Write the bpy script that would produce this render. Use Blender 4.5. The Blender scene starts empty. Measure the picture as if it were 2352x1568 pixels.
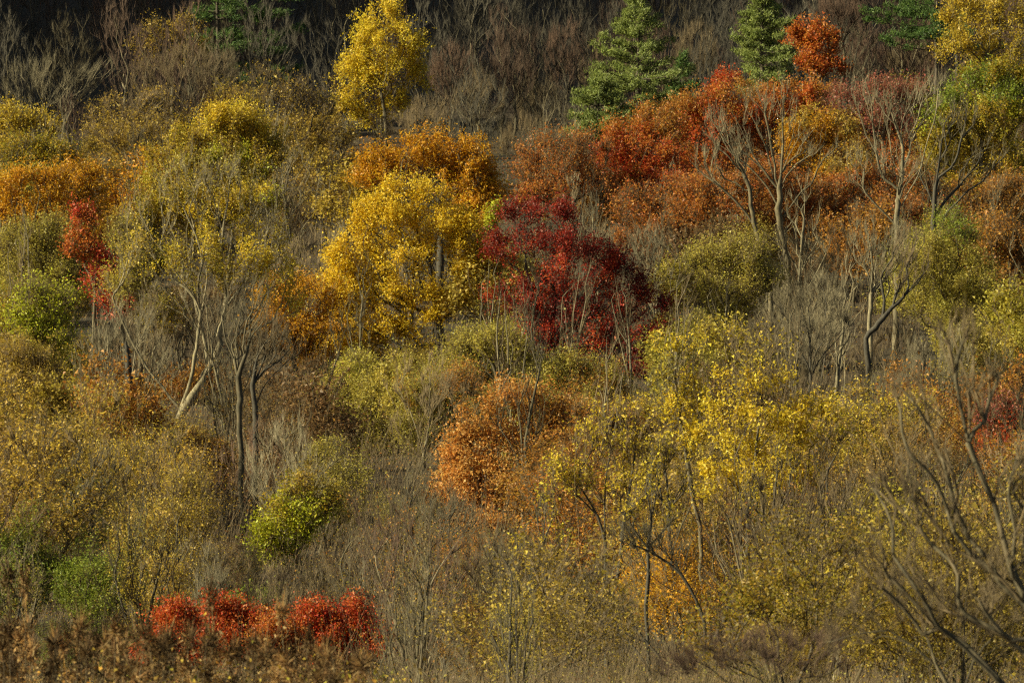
import bpy, math, random
import numpy as np

# ------------------------------------------------------------------ camera, world, sun, exposure
scene = bpy.context.scene
W_PX, H_PX = 2352.0, 1568.0          # measuring grid used for reading the photograph
K = 36.0 / 200.0 / W_PX              # metres per grid pixel per metre of distance (200 mm lens)

cam_data = bpy.data.cameras.new('camera')
cam = bpy.data.objects.new('camera', cam_data)
scene.collection.objects.link(cam)
cam.location = (0, 0, 0)
cam.rotation_euler = (math.radians(90), 0, 0)
cam_data.lens = 200
cam_data.sensor_width = 36
cam_data.clip_start = 1
cam_data.clip_end = 6000
cam_data.dof.use_dof = True
cam_data.dof.focus_distance = 300
cam_data.dof.aperture_fstop = 5.6
scene.camera = cam

SUN_EL = math.radians(27)
SUN_DIR = np.array([-0.97, -0.245, 0.0]); SUN_DIR /= np.linalg.norm(SUN_DIR)   # towards the sun, on the ground plane
SUN_VEC = np.array([SUN_DIR[0] * math.cos(SUN_EL), SUN_DIR[1] * math.cos(SUN_EL), math.sin(SUN_EL)])
world = bpy.data.worlds.new('World')
scene.world = world
world.use_nodes = True
wn, wl = world.node_tree.nodes, world.node_tree.links
wn.clear()
sky = wn.new('ShaderNodeTexSky'); sky.sky_type = 'NISHITA'; sky.sun_disc = False
sky.sun_elevation = SUN_EL
sky.sun_rotation = math.atan2(SUN_DIR[0], SUN_DIR[1]) % (2 * math.pi)
sky.air_density = 0.6; sky.dust_density = 2.0; sky.ozone_density = 0.3
bg = wn.new('ShaderNodeBackground'); bg.inputs['Strength'].default_value = 0.05
wo = wn.new('ShaderNodeOutputWorld')
wl.new(sky.outputs[0], bg.inputs[0]); wl.new(bg.outputs[0], wo.inputs[0])

sun_data = bpy.data.lights.new('sun', 'SUN')
sun_data.energy = 5.0
sun_data.angle = math.radians(0.5)
sun_data.color = (1.0, 0.89, 0.70)
sun = bpy.data.objects.new('sun', sun_data)
scene.collection.objects.link(sun)
from mathutils import Vector
sun.rotation_euler = Vector(tuple(SUN_VEC)).to_track_quat('Z', 'Y').to_euler()
sun.location = (-80, -20, 120)

scene.view_settings.view_transform = 'Standard'
scene.view_settings.look = 'None'
scene.view_settings.exposure = 0.9
scene.view_settings.gamma = 1.0
scene.view_settings.use_curve_mapping = False
scene.view_settings.use_white_balance = True       # the photograph is balanced to the warm side
scene.view_settings.white_balance_temperature = 7300
scene.view_settings.white_balance_tint = -8
scene.cycles.use_denoising = False      # so many fine twigs: a denoiser would smear them
scene.cycles.filter_width = 1.3
scene.cycles.max_bounces = 5
scene.cycles.diffuse_bounces = 3
scene.cycles.transmission_bounces = 3
scene.cycles.glossy_bounces = 1

RNG = np.random.default_rng(20)
random.seed(20)
COL = scene.collection

# ------------------------------------------------------------------ the lie of the land
GY = np.array([-200, -20, 0, 40, 80, 130, 180, 220, 260, 300, 350, 400, 450, 500, 560, 620, 700, 800, 1000, 1300, 1800])
GZ = np.array([4, -1.6, -1.7, -3.4, -5.8, -8.8, -10.9, -10.6, -8.9, -6.0, -2.0, 4.0, 11.0, 18.5, 29, 41, 59, 84, 125, 160, 185])

def ground(x, y):
    x = np.asarray(x, float); y = np.asarray(y, float)
    z = np.interp(y, GY, GZ)
    f = np.clip((y - 120) / 100, 0, 1)
    z = z + f * (0.35 * np.sin(x * 0.21 + y * 0.043) + 0.3 * np.sin(x * 0.09 - y * 0.11 + 2) + 0.2 * np.sin(y * 0.31 + x * 0.05))
    # an unseen spur, added on the sun side to cast shade over the far slope
    s = np.clip((y - 415) / 80, 0, 1); s = s * s * (3 - 2 * s)
    r = np.clip((-x - 85) / 110, 0, 1); r = r * r * (3 - 2 * r)
    z = z + 138 * s * r
    return z

def world_pt(px, py, y):
    return np.array([(px - W_PX / 2) * K * y, y, (H_PX / 2 - py) * K * y])

# ------------------------------------------------------------------ materials
def new_mat(name):
    m = bpy.data.materials.new(name); m.use_nodes = True
    n, l = m.node_tree.nodes, m.node_tree.links
    n.clear()
    return m, n, l

def bark_mat(name, c1, c2, scale=3.0, moss=None):
    m, n, l = new_mat(name)
    out = n.new('ShaderNodeOutputMaterial'); p = n.new('ShaderNodeBsdfPrincipled')
    tc = n.new('ShaderNodeTexCoord'); mp = n.new('ShaderNodeMapping')
    mp.inputs['Scale'].default_value = (scale, scale, scale * 0.25)
    no = n.new('ShaderNodeTexNoise'); no.inputs['Scale'].default_value = 2.2; no.inputs['Detail'].default_value = 6; no.inputs['Roughness'].default_value = 0.7
    cr = n.new('ShaderNodeValToRGB')
    cr.color_ramp.elements[0].position = 0.34; cr.color_ramp.elements[0].color = (*c1, 1)
    cr.color_ramp.elements[1].position = 0.66; cr.color_ramp.elements[1].color = (*c2, 1)
    if moss:
        e = cr.color_ramp.elements.new(0.5); e.color = (*moss, 1)
    oi = n.new('ShaderNodeObjectInfo')
    hs = n.new('ShaderNodeHueSaturation')
    mr = n.new('ShaderNodeMapRange'); mr.inputs['To Min'].default_value = 0.75; mr.inputs['To Max'].default_value = 1.25
    bm = n.new('ShaderNodeBump'); bm.inputs['Strength'].default_value = 0.5; bm.inputs['Distance'].default_value = 0.03
    l.new(tc.outputs['Object'], mp.inputs[0]); l.new(mp.outputs[0], no.inputs['Vector'])
    l.new(no.outputs['Fac'], cr.inputs[0]); l.new(cr.outputs[0], hs.inputs['Color'])
    l.new(oi.outputs['Random'], mr.inputs['Value']); l.new(mr.outputs[0], hs.inputs['Value'])
    l.new(hs.outputs[0], p.inputs['Base Color'])
    l.new(no.outputs['Fac'], bm.inputs['Height']); l.new(bm.outputs[0], p.inputs['Normal'])
    p.inputs['Roughness'].default_value = 0.85
    l.new(p.outputs[0], out.inputs[0])
    return m

def leaf_mat(name, rough=0.48, trans=0.35, spec=0.32):
    m, n, l = new_mat(name)
    out = n.new('ShaderNodeOutputMaterial'); p = n.new('ShaderNodeBsdfPrincipled')
    at = n.new('ShaderNodeAttribute'); at.attribute_name = 'tint'
    oi = n.new('ShaderNodeObjectInfo')
    mx = n.new('ShaderNodeMix'); mx.data_type = 'RGBA'; mx.blend_type = 'MULTIPLY'; mx.inputs[0].default_value = 1.0
    l.new(at.outputs['Color'], mx.inputs[6]); l.new(oi.outputs['Color'], mx.inputs[7])
    l.new(mx.outputs[2], p.inputs['Base Color'])
    p.inputs['Roughness'].default_value = rough
    p.inputs['Specular IOR Level'].default_value = spec
    tr = n.new('ShaderNodeBsdfTranslucent'); l.new(mx.outputs[2], tr.inputs['Color'])
    ms = n.new('ShaderNodeMixShader'); ms.inputs[0].default_value = trans
    l.new(p.outputs[0], ms.inputs[1]); l.new(tr.outputs[0], ms.inputs[2]); l.new(ms.outputs[0], out.inputs[0])
    return m

M_PALE = bark_mat('pale_bark', (0.085, 0.068, 0.042), (0.30, 0.24, 0.15), 3, (0.17, 0.14, 0.085))
M_GREY = bark_mat('grey_bark', (0.045, 0.034, 0.021), (0.185, 0.14, 0.084), 3, (0.10, 0.08, 0.045))
M_DARK = bark_mat('dark_bark', (0.022, 0.018, 0.014), (0.085, 0.07, 0.05), 4)
M_BROWN = bark_mat('brown_twig_bark', (0.055, 0.038, 0.02), (0.215, 0.15, 0.078), 3)
M_RUSSET = bark_mat('russet_twig_bark', (0.04, 0.022, 0.015), (0.135, 0.075, 0.048), 3)
M_PINEBARK = bark_mat('pine_bark', (0.03, 0.022, 0.016), (0.10, 0.075, 0.05), 4)
M_LEAF = leaf_mat('autumn_leaf', trans=0.42)
M_NEEDLE = leaf_mat('pine_needle', 0.5, 0.35, 0.35)
M_WEED = leaf_mat('dry_weed', 0.7, 0.25, 0.2)

def ground_mat():
    m, n, l = new_mat('leaf_litter_ground')
    out = n.new('ShaderNodeOutputMaterial'); p = n.new('ShaderNodeBsdfPrincipled')
    tc = n.new('ShaderNodeTexCoord')
    a = n.new('ShaderNodeTexNoise'); a.inputs['Scale'].default_value = 0.12; a.inputs['Detail'].default_value = 5
    b = n.new('ShaderNodeTexNoise'); b.inputs['Scale'].default_value = 4.0; b.inputs['Detail'].default_value = 8; b.inputs['Roughness'].default_value = 0.8
    r1 = n.new('ShaderNodeValToRGB'); r1.color_ramp.elements[0].color = (0.02, 0.014, 0.009, 1); r1.color_ramp.elements[1].color = (0.08, 0.05, 0.025, 1)
    r1.color_ramp.elements[0].position = 0.35; r1.color_ramp.elements[1].position = 0.7
    r2 = n.new('ShaderNodeValToRGB'); r2.color_ramp.elements[0].color = (0.03, 0.027, 0.012, 1); r2.color_ramp.elements[1].color = (0.07, 0.04, 0.018, 1)
    r2.color_ramp.elements[0].position = 0.4; r2.color_ramp.elements[1].position = 0.6
    mx = n.new('ShaderNodeMix'); mx.data_type = 'RGBA'; mx.inputs[0].default_value = 0.5
    bm = n.new('ShaderNodeBump'); bm.inputs['Distance'].default_value = 0.15
    l.new(tc.outputs['Object'], a.inputs['Vector']); l.new(tc.outputs['Object'], b.inputs['Vector'])
    l.new(b.outputs['Fac'], r1.inputs[0]); l.new(a.outputs['Fac'], r2.inputs[0])
    l.new(r1.outputs[0], mx.inputs[6]); l.new(r2.outputs[0], mx.inputs[7]); l.new(mx.outputs[2], p.inputs['Base Color'])
    l.new(b.outputs['Fac'], bm.inputs['Height']); l.new(bm.outputs[0], p.inputs['Normal'])
    p.inputs['Roughness'].default_value = 0.95
    l.new(p.outputs[0], out.inputs[0])
    return m
M_GROUND = ground_mat()

# leaf colours of each kind, from which every leaf takes a blend
PAL = {
    'yellow':  [(0.78, 0.54, 0.04), (0.70, 0.44, 0.03), (0.76, 0.58, 0.07), (0.58, 0.32, 0.025)],
    'lemon':   [(0.78, 0.60, 0.06), (0.68, 0.54, 0.06), (0.66, 0.43, 0.04), (0.52, 0.44, 0.06)],
    'gold':    [(0.62, 0.44, 0.05), (0.50, 0.33, 0.04), (0.58, 0.45, 0.06), (0.38, 0.23, 0.035)],
    'goldgreen': [(0.42, 0.33, 0.035), (0.30, 0.26, 0.03), (0.46, 0.28, 0.03), (0.20, 0.20, 0.03)],
    'orange':  [(0.58, 0.23, 0.022), (0.52, 0.17, 0.018), (0.60, 0.30, 0.03), (0.36, 0.10, 0.015)],
    'amber':   [(0.60, 0.31, 0.026), (0.54, 0.22, 0.02), (0.62, 0.37, 0.03), (0.42, 0.16, 0.018)],
    'rust':    [(0.46, 0.20, 0.035), (0.36, 0.13, 0.028), (0.50, 0.26, 0.045), (0.26, 0.11, 0.028)],
    'peach':   [(0.66, 0.32, 0.08), (0.58, 0.22, 0.045), (0.68, 0.42, 0.13), (0.46, 0.18, 0.04)],
    'red':     [(0.60, 0.075, 0.025), (0.50, 0.045, 0.022), (0.56, 0.18, 0.035), (0.36, 0.035, 0.02), (0.56, 0.11, 0.028)],
    'redorange': [(0.60, 0.15, 0.03), (0.50, 0.09, 0.025), (0.58, 0.25, 0.04), (0.34, 0.08, 0.025), (0.54, 0.10, 0.025)],
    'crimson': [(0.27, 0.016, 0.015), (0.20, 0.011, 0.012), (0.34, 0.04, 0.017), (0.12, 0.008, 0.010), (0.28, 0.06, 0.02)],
    'crimsonlit': [(0.58, 0.06, 0.03), (0.48, 0.03, 0.025), (0.58, 0.14, 0.035), (0.32, 0.018, 0.016)],  # brighter reds; on the crimson maple they paint its sunlit boughs
    'mauve':   [(0.32, 0.09, 0.07), (0.26, 0.05, 0.045), (0.40, 0.16, 0.09), (0.20, 0.04, 0.035)],
    'lime':    [(0.52, 0.52, 0.045), (0.42, 0.46, 0.04), (0.56, 0.48, 0.045), (0.30, 0.34, 0.035)],
    'olive':   [(0.45, 0.39, 0.075), (0.36, 0.31, 0.06), (0.49, 0.37, 0.07), (0.27, 0.25, 0.05)],
    'russet':  [(0.52, 0.17, 0.035), (0.42, 0.115, 0.03), (0.54, 0.25, 0.045), (0.30, 0.09, 0.025), (0.50, 0.13, 0.03)],
    'green':   [(0.24, 0.30, 0.04), (0.17, 0.23, 0.033), (0.32, 0.33, 0.045), (0.11, 0.16, 0.026)],
    'goldbrown': [(0.46, 0.31, 0.06), (0.36, 0.22, 0.045), (0.50, 0.36, 0.055), (0.27, 0.16, 0.04)],
    'brown':   [(0.26, 0.15, 0.06), (0.20, 0.105, 0.045), (0.32, 0.20, 0.08), (0.15, 0.08, 0.04)],
    'tan':     [(0.42, 0.29, 0.14), (0.30, 0.17, 0.07), (0.20, 0.10, 0.04), (0.38, 0.22, 0.07)],
    'pine':    [(0.10, 0.18, 0.045), (0.07, 0.135, 0.035), (0.15, 0.22, 0.05), (0.05, 0.095, 0.03)],
    'pinelight': [(0.27, 0.31, 0.085), (0.20, 0.25, 0.07), (0.33, 0.36, 0.10), (0.13, 0.18, 0.05)],
}
PAL = {k: np.array(v) for k, v in PAL.items()}

# ------------------------------------------------------------------ mesh assembling
class Geo:
    def __init__(self): self.v, self.f, self.n = [], [], 0        # f: (faces KxS, slot, colours Kx3 or None)
    def add(self, verts, faces, slot=0, col=None):
        if len(verts) == 0: return
        self.v.append(np.asarray(verts, np.float32)); self.f.append((np.asarray(faces, np.int64) + self.n, slot, col)); self.n += len(verts)
    def tubes(self, pts, rad, sides, slot=0):
        m = len(pts)
        t = np.gradient(pts, axis=0); t /= np.linalg.norm(t, axis=1, keepdims=True) + 1e-9
        ref = np.array([0.31, 0.95, 0.05]) if abs(t[:, 1]).mean() < 0.8 else np.array([0.1, 0.05, 1.0])
        a = np.cross(t, ref); a /= np.linalg.norm(a, axis=1, keepdims=True) + 1e-9
        b = np.cross(t, a)
        th = np.arange(sides) * 2 * np.pi / sides
        ring = a[:, None] * np.cos(th)[None, :, None] + b[:, None] * np.sin(th)[None, :, None]
        v = (pts[:, None] + ring * rad[:, None, None]).reshape(-1, 3)
        i = np.arange(m - 1)[:, None] * sides; j = np.arange(sides)[None]; j2 = (j + 1) % sides
        f = np.stack([i + j, i + j2, i + sides + j2, i + sides + j], -1).reshape(-1, 4)
        self.add(v, f, slot)
    def spikes(self, p, q, r, slot=0, col=None, bend=None):
        """three-sided twigs from p to q, tapering to a point"""
        n = len(p)
        if n == 0: return
        d = q - p; d /= np.linalg.norm(d, axis=1, keepdims=True) + 1e-9
        a = np.cross(d, np.array([0.37, 0.83, 0.41])); a /= np.linalg.norm(a, axis=1, keepdims=True) + 1e-9
        b = np.cross(d, a)
        r = np.broadcast_to(np.asarray(r, float), (n,))[:, None]
        c, s = math.cos(2 * math.pi / 3), math.sin(2 * math.pi / 3)
        if bend is None:
            v = np.stack([p + a * r, p + (a * c + b * s) * r, p + (a * c - b * s) * r, q], 1).reshape(-1, 3)
            i = np.arange(n) * 4
            f = np.stack([np.stack([i, i + 1, i + 3], 1), np.stack([i + 1, i + 2, i + 3], 1), np.stack([i + 2, i, i + 3], 1)], 1).reshape(-1, 3)
            self.add(v, f, slot, None if col is None else np.repeat(col, 3, 0))
        else:
            mid = (p + q) / 2 + bend; r2 = r * 0.65
            v = np.stack([p + a * r, p + (a * c + b * s) * r, p + (a * c - b * s) * r, mid + a * r2, mid + (a * c + b * s) * r2, mid + (a * c - b * s) * r2, q], 1).reshape(-1, 3)
            i = np.arange(n) * 7
            qd = np.stack([np.stack([i + k, i + (k + 1) % 3, i + 3 + (k + 1) % 3, i + 3 + k], 1) for k in range(3)], 1).reshape(-1, 4)
            tr = np.stack([np.stack([i + 3 + k, i + 3 + (k + 1) % 3, i + 6], 1) for k in range(3)], 1).reshape(-1, 3)
            self.add(v, qd, slot)
            self.f.append((tr + self.n - len(v), slot, None))
    def leaves(self, c, size, col, slot=1, rng=RNG, up=0.35, slim=0.62, tri=False):
        """four-cornered leaves, each turned its own way and creased a little along the middle"""
        n = len(c)
        if n == 0: return
        nrm = rng.normal(size=(n, 3)) + np.array([0, 0, up]) + 0.25 * SUN_VEC; nrm /= np.linalg.norm(nrm, axis=1, keepdims=True)
        a = np.cross(nrm, rng.normal(size=(n, 3))); a /= np.linalg.norm(a, axis=1, keepdims=True) + 1e-9
        b = np.cross(nrm, a)
        L = (size * (0.62 + rng.gamma(4.0, 0.1, n)))[:, None]
        if tri:                                   # leaves far off: three corners are enough
            L = L * 1.22
            v = np.stack([c - a * L * 0.5 - b * L * 0.3, c + a * L * 0.5 + b * L * 0.12, c - a * L * 0.18 + b * L * 0.42 + nrm * L * 0.08], 1).reshape(-1, 3)
            self.add(v, np.arange(n * 3).reshape(n, 3), slot, col); return
        v = np.stack([c - a * L * 0.5, c + b * L * 0.5 * slim - a * L * 0.05 + nrm * L * 0.1, c + a * L * 0.5 - nrm * L * 0.1, c - b * L * 0.5 * slim + nrm * L * 0.1], 1).reshape(-1, 3)
        self.add(v, np.arange(n * 4).reshape(n, 4), slot, col)
    def build(self, name, mats, smooth=True):
        me = bpy.data.meshes.new(name)
        if self.n == 0: return me
        V = np.concatenate(self.v)
        loops = np.concatenate([f.ravel() for f, _, _ in self.f]).astype(np.int32)
        tot = np.concatenate([np.full(len(f), f.shape[1]) for f, _, _ in self.f]).astype(np.int32)
        start = np.concatenate([[0], np.cumsum(tot)[:-1]]).astype(np.int32)
        slot = np.concatenate([np.full(len(f), s) for f, s, _ in self.f]).astype(np.int32)
        me.vertices.add(len(V)); me.vertices.foreach_set('co', V.ravel())
        me.loops.add(len(loops)); me.loops.foreach_set('vertex_index', loops)
        me.polygons.add(len(tot)); me.polygons.foreach_set('loop_start', start)
        me.polygons.foreach_set('material_index', slot)
        if any(c is not None for _, _, c in self.f):
            colr = np.concatenate([np.concatenate([c if c is not None else np.zeros((len(f), 3)), np.ones((len(f), 1))], 1) for f, _, c in self.f]).astype(np.float32)
            at = me.attributes.new('tint', 'FLOAT_COLOR', 'FACE'); at.data.foreach_set('color', colr.ravel())
        for m in mats: me.materials.append(m)
        me.update(calc_edges=True)
        if smooth:
            me.polygons.foreach_set('use_smooth', (slot == 0) & (tot == 4))
        global TRIS
        TRIS += int((tot - 2).sum())
        return me
TRIS = 0

def link(name, me, parent=None, loc=(0, 0, 0), **props):
    o = bpy.data.objects.new(name, me)
    COL.objects.link(o)
    o.location = loc
    if parent is not None: o.parent = parent
    for k, v in props.items(): o[k] = v
    return o

def thing(name, label, cat, loc, group=None):
    o = link(name, None, None, loc, label=label, category=cat)
    o.empty_display_size = 0.5
    if group: o['group'] = group
    return o

def unit(v): return v / (np.linalg.norm(v, axis=-1, keepdims=True) + 1e-9)

# ------------------------------------------------------------------ how a tree grows
class Skeleton:
    """Nodes joined into a tree: given limbs first, then every point of the crown joins by the cheapest way (wire length and way to the root)."""
    def __init__(self): self.P, self.par, self.path, self.dir = [], [], [], []
    def node(self, p, par):
        p = np.asarray(p, float)
        if par < 0: self.path.append(0.0); self.dir.append(np.array([0, 0, 1.0]))
        else:
            d = p - self.P[par]; L = np.linalg.norm(d); self.path.append(self.path[par] + L); self.dir.append(d / (L + 1e-9))
        self.P.append(p); self.par.append(par)
        return len(self.P) - 1
    def polyline(self, pts, start=None, step=0.7, rng=RNG, wob=0.04):
        """a limb through the given points; begins at the nearest node already there"""
        pts = [np.asarray(p, float) for p in pts]
        if start is None and self.P:
            A = np.array(self.P); start = int(np.argmin(((A - pts[0]) ** 2).sum(1)))
        if not self.P:
            start = self.node(pts[0], -1); pts = pts[1:]
        C = np.array([self.P[start]] + pts)
        out = catmull(C, 4)
        acc, last = 0.0, start
        for i in range(1, len(out)):
            acc += np.linalg.norm(out[i] - out[i - 1])
            if acc >= step or i == len(out) - 1:
                last = self.node(out[i] + rng.normal(size=3) * wob * min(1, acc), last); acc = 0
        return last
    def grow(self, T, bf=0.5, step=0.9, rng=RNG, asc=0.45):
        T = np.asarray(T, float); N = len(T)
        def cost_from(k):
            d = T - self.P[k]; L = np.sqrt((d ** 2).sum(1))
            h = np.sqrt(d[:, 0] ** 2 + d[:, 1] ** 2)
            low = np.maximum(0, asc * h - d[:, 2])           # boughs want to rise
            return L + bf * self.path[k] + (0.9 + asc) * low
        best = np.full(N, 1e9); who = np.zeros(N, int)
        for k in range(len(self.P)):
            c = cost_from(k); w = c < best; best[w] = c[w]; who[w] = k
        left = np.ones(N, bool); tips = []
        for _ in range(N):
            i = int(np.argmin(np.where(left, best, 1e12))); left[i] = False
            k = int(who[i]); p, q = self.P[k], T[i]; L = np.linalg.norm(q - p)
            m = max(1, int(round(L / step)))
            c = p + self.dir[k] * 0.28 * L + (q - p) * 0.25
            last = k
            for s in range(1, m + 1):
                t = s / m
                x = (1 - t) ** 2 * p + 2 * t * (1 - t) * c + t * t * q
                if s < m: x = x + rng.normal(size=3) * 0.04 * L / m
                last = self.node(x, last)
                cc = cost_from(last); w = left & (cc < best); best[w] = cc[w]; who[w] = last
            tips.append(last)
        return tips
    def chains(self):
        n = len(self.P); cnt = np.zeros(n)
        par = np.array(self.par)
        kids = [[] for _ in range(n)]
        for i in range(n):
            if par[i] >= 0: kids[par[i]].append(i)
        for i in range(n - 1, -1, -1):
            if not kids[i]: cnt[i] = 1
            if par[i] >= 0: cnt[par[i]] += cnt[i]
        out = []; stack = [(0, -1)]
        while stack:
            s, p0 = stack.pop()
            ch = [p0] if p0 >= 0 else []
            k = s
            while True:
                ch.append(k)
                if not kids[k]: break
                ks = sorted(kids[k], key=lambda a: -cnt[a])
                # go straight on where two are about as strong
                for o in ks[1:]: stack.append((o, k))
                k = ks[0]
            out.append(ch)
        return out, cnt

def catmull(C, n):
    C = np.asarray(C, float)
    if len(C) < 3:
        t = np.linspace(0, 1, n * 2 + 1)[:, None]; return C[0] * (1 - t) + C[-1] * t
    E = np.vstack([2 * C[0] - C[1], C, 2 * C[-1] - C[-2]])
    t = np.arange(n)[:, None] / n
    segs = []
    for i in range(1, len(E) - 2):
        a, b, c, d = E[i - 1], E[i], E[i + 1], E[i + 2]
        segs.append(0.5 * (2 * b + (c - a) * t + (2 * a - 5 * b + 4 * c - d) * t ** 2 + (3 * b - 3 * c + d - a) * t ** 3))
    return np.vstack(segs + [C[-1:]])

def sample_blob(c, r, n, rng, shell=0.5, top=True, gather=.75):
    d = unit(rng.normal(size=(n * 2, 3)))
    if top: d = d[(d[:, 2] > -0.35) | (rng.random(len(d)) < 0.4)]
    d = d[:n]
    rad = rng.random(len(d)) ** (1 / 3.0); rad = shell + (1 - shell) * rad
    rad = rad * rng.uniform(0.8, 1.12, len(d))
    # lumps: most points gather round a few bough ends, with hollows between
    m = max(3, n // 9); e = unit(rng.normal(size=(m, 3)) + np.array([0, 0, .25])) * rng.uniform(.45, .95, (m, 1))
    x = d * rad[:, None]; j = ((x[:, None] - e[None]) ** 2).sum(-1).argmin(1)
    x = x + (e[j] - x) * rng.uniform(.05, gather, (len(d), 1))
    w = rng.random(len(x)) < .26                    # sprays that reach past the outline
    x[w] *= rng.uniform(1.0, 1.45, (w.sum(), 1))
    return c + x * r

def make_tree(rng, crown, trunk, limbs=(), n_att=300, bf=0.5, rb=0.2, step=0.9, leaf=None, twig=None, bark=M_GREY, twigmat=None,
              limb_share=0.05, max_limbs=9, shell=0.45, expo=0.55, rmin=0.009, asc=0.45, tri=False, gather=.75):
    """crown: list of dicts c, r, w (share of points), leaf (0..1), pal.  Returns meshes: trunk, [limbs], crown."""
    sk = Skeleton()
    sk.polyline(trunk, rng=rng)
    for lb in limbs: sk.polyline(lb, rng=rng)
    wts = np.array([b['w'] for b in crown], float); wts /= wts.sum()
    T, bid = [], []
    for b, (bl, w) in enumerate(zip(crown, wts)):
        k = max(4, int(n_att * w)); s = sample_blob(bl['c'], bl['r'], k, rng, shell, gather=gather)
        T.append(s); bid += [b] * len(s)
    T = np.vstack(T); bid = np.array(bid)
    gz = 0.25 + 0 * T[:, 2]; T[:, 2] = np.maximum(T[:, 2], gz)
    tips = sk.grow(T, bf, step, rng=rng, asc=asc)
    chains, cnt = sk.chains()
    P = np.array(sk.P); D = np.array(sk.dir)
    total = cnt[0]
    R = np.maximum(rb * (cnt / total) ** expo, rmin)
    chains.sort(key=lambda c: -cnt[c[1] if len(c) > 1 else c[0]])
    main = next(c for c in chains if c[0] == 0)
    trunk_g, limb_gs, crown_g = Geo(), [], Geo()
    for ch in chains:
        pts = P[ch]; rr = R[ch].copy()
        if ch is not main: rr[0] = rr[1] if len(rr) > 1 else rr[0]
        if len(ch) < 2: continue
        rr[-1] = rr[-1] * 0.5
        r0 = rr[0]
        if ch is main:
            rr[0] *= 1.35
            p2 = catmull(pts, 2); r2 = np.interp(np.linspace(0, 1, len(p2)), np.linspace(0, 1, len(rr)), rr) * rng.uniform(.88, 1.13, len(p2))
            p2 = p2 + rng.normal(size=p2.shape) * r2[:, None] * np.array([.16, .16, 0]) * (np.arange(len(p2)) > 0)[:, None]
            trunk_g.tubes(p2, r2, 8)
        elif cnt[ch[1]] / total > limb_share and len(limb_gs) < max_limbs:
            g = Geo(); p2 = catmull(pts, 2); r2 = np.interp(np.linspace(0, 1, len(p2)), np.linspace(0, 1, len(rr)), rr)
            g.tubes(p2, r2, 6); limb_gs.append(g)
        else:
            crown_g.tubes(pts, rr, 4 if r0 > 0.04 else 3)
    # twigs at and just behind the tips
    tips = np.array(tips)
    tw = dict(n=900, len=0.7, r=0.009, up=0.35, out=0.35, spread=0.6, bend=False); tw.update(twig or {})
    cen = (T.mean(0) * np.array([1, 1, 0.6]))
    clump = rng.gamma(0.9, 1.0, len(tips)); clump /= clump.sum()
    k = rng.choice(len(tips), tw['n'], p=0.65 * clump + 0.35 / len(tips))
    nd = tips[k]
    back = rng.random(tw['n']); pa = np.array(sk.par)[nd]; pa = np.where(pa < 0, nd, pa)
    p = P[nd] * (1 - back[:, None]) + P[pa] * back[:, None]
    out = unit(P[nd] - cen)
    d = unit(D[nd] * 0.7 + np.array([0, 0, tw['up']]) + out * tw['out'] + rng.normal(size=(tw['n'], 3)) * tw['spread'] * 0.6)
    L = tw['len'] * rng.uniform(0.45, 1.5, tw['n'])
    q = p + d * L[:, None]
    crown_g.spikes(p, q, tw['r'] * rng.uniform(0.7, 1.3, tw['n']), 0, None, (rng.normal(size=(tw['n'], 3)) * 0.07 * L[:, None]) if tw['bend'] and not tri else None)
    if leaf:
        lf = dict(n=6000, size=0.15, pal='yellow', jit=0.16, up=0.35); lf.update(leaf)
        lw = np.array([crown[b].get('leaf', 1.0) for b in bid[k]])
        # density follows twigs
        pr = lw / max(lw.sum(), 1e-9)
        kk = rng.choice(tw['n'], lf['n'], p=pr)
        t = rng.uniform(0.15, 1.05, lf['n'])[:, None]
        if tri: lf['n'] = int(lf['n'])
        c = p[kk] * (1 - t) + q[kk] * t + rng.normal(size=(lf['n'], 3)) * lf['jit']
        node_rand = rng.random(len(tips))
        blob_pal = [crown[b].get('pal', lf['pal']) for b in range(len(crown))]
        base = np.zeros((lf['n'], 3))
        bb = bid[k][kk]
        for pi in set(blob_pal):
            m = np.array([blob_pal[b] == pi for b in range(len(crown))])[bb]
            pal = PAL[pi]
            a = np.clip(0.55 * node_rand[k[kk][m]] + 0.45 * rng.random(m.sum()), 0, 0.9999) * (len(pal) - 1)
            # patchy blend through the palette, with odd leaves out of turn
            odd = rng.random(m.sum()) < 0.25; a = np.where(odd, rng.random(m.sum()) * (len(pal) - 1.001), a)
            i0 = a.astype(int); f = (a - i0)[:, None]
            base[m] = pal[i0] * (1 - f) + pal[i0 + 1] * f
        base *= rng.uniform(0.75, 1.2, (lf['n'], 1))
        crown_g.leaves(c, lf['size'], base, 1, rng, lf['up'], tri=tri)
    return (trunk_g.build('trunk', [bark]), [g.build('limb', [bark]) for g in limb_gs], crown_g.build('crown', [twigmat or bark, M_LEAF]))

def place(meshes, root, color=None):
    t, ls, c = meshes
    to = link('trunk', t, root)
    for l in ls: link('limb', l, to)
    co = link('crown', c, root)
    if color: co.color = (*color, 1)
    return co

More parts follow.
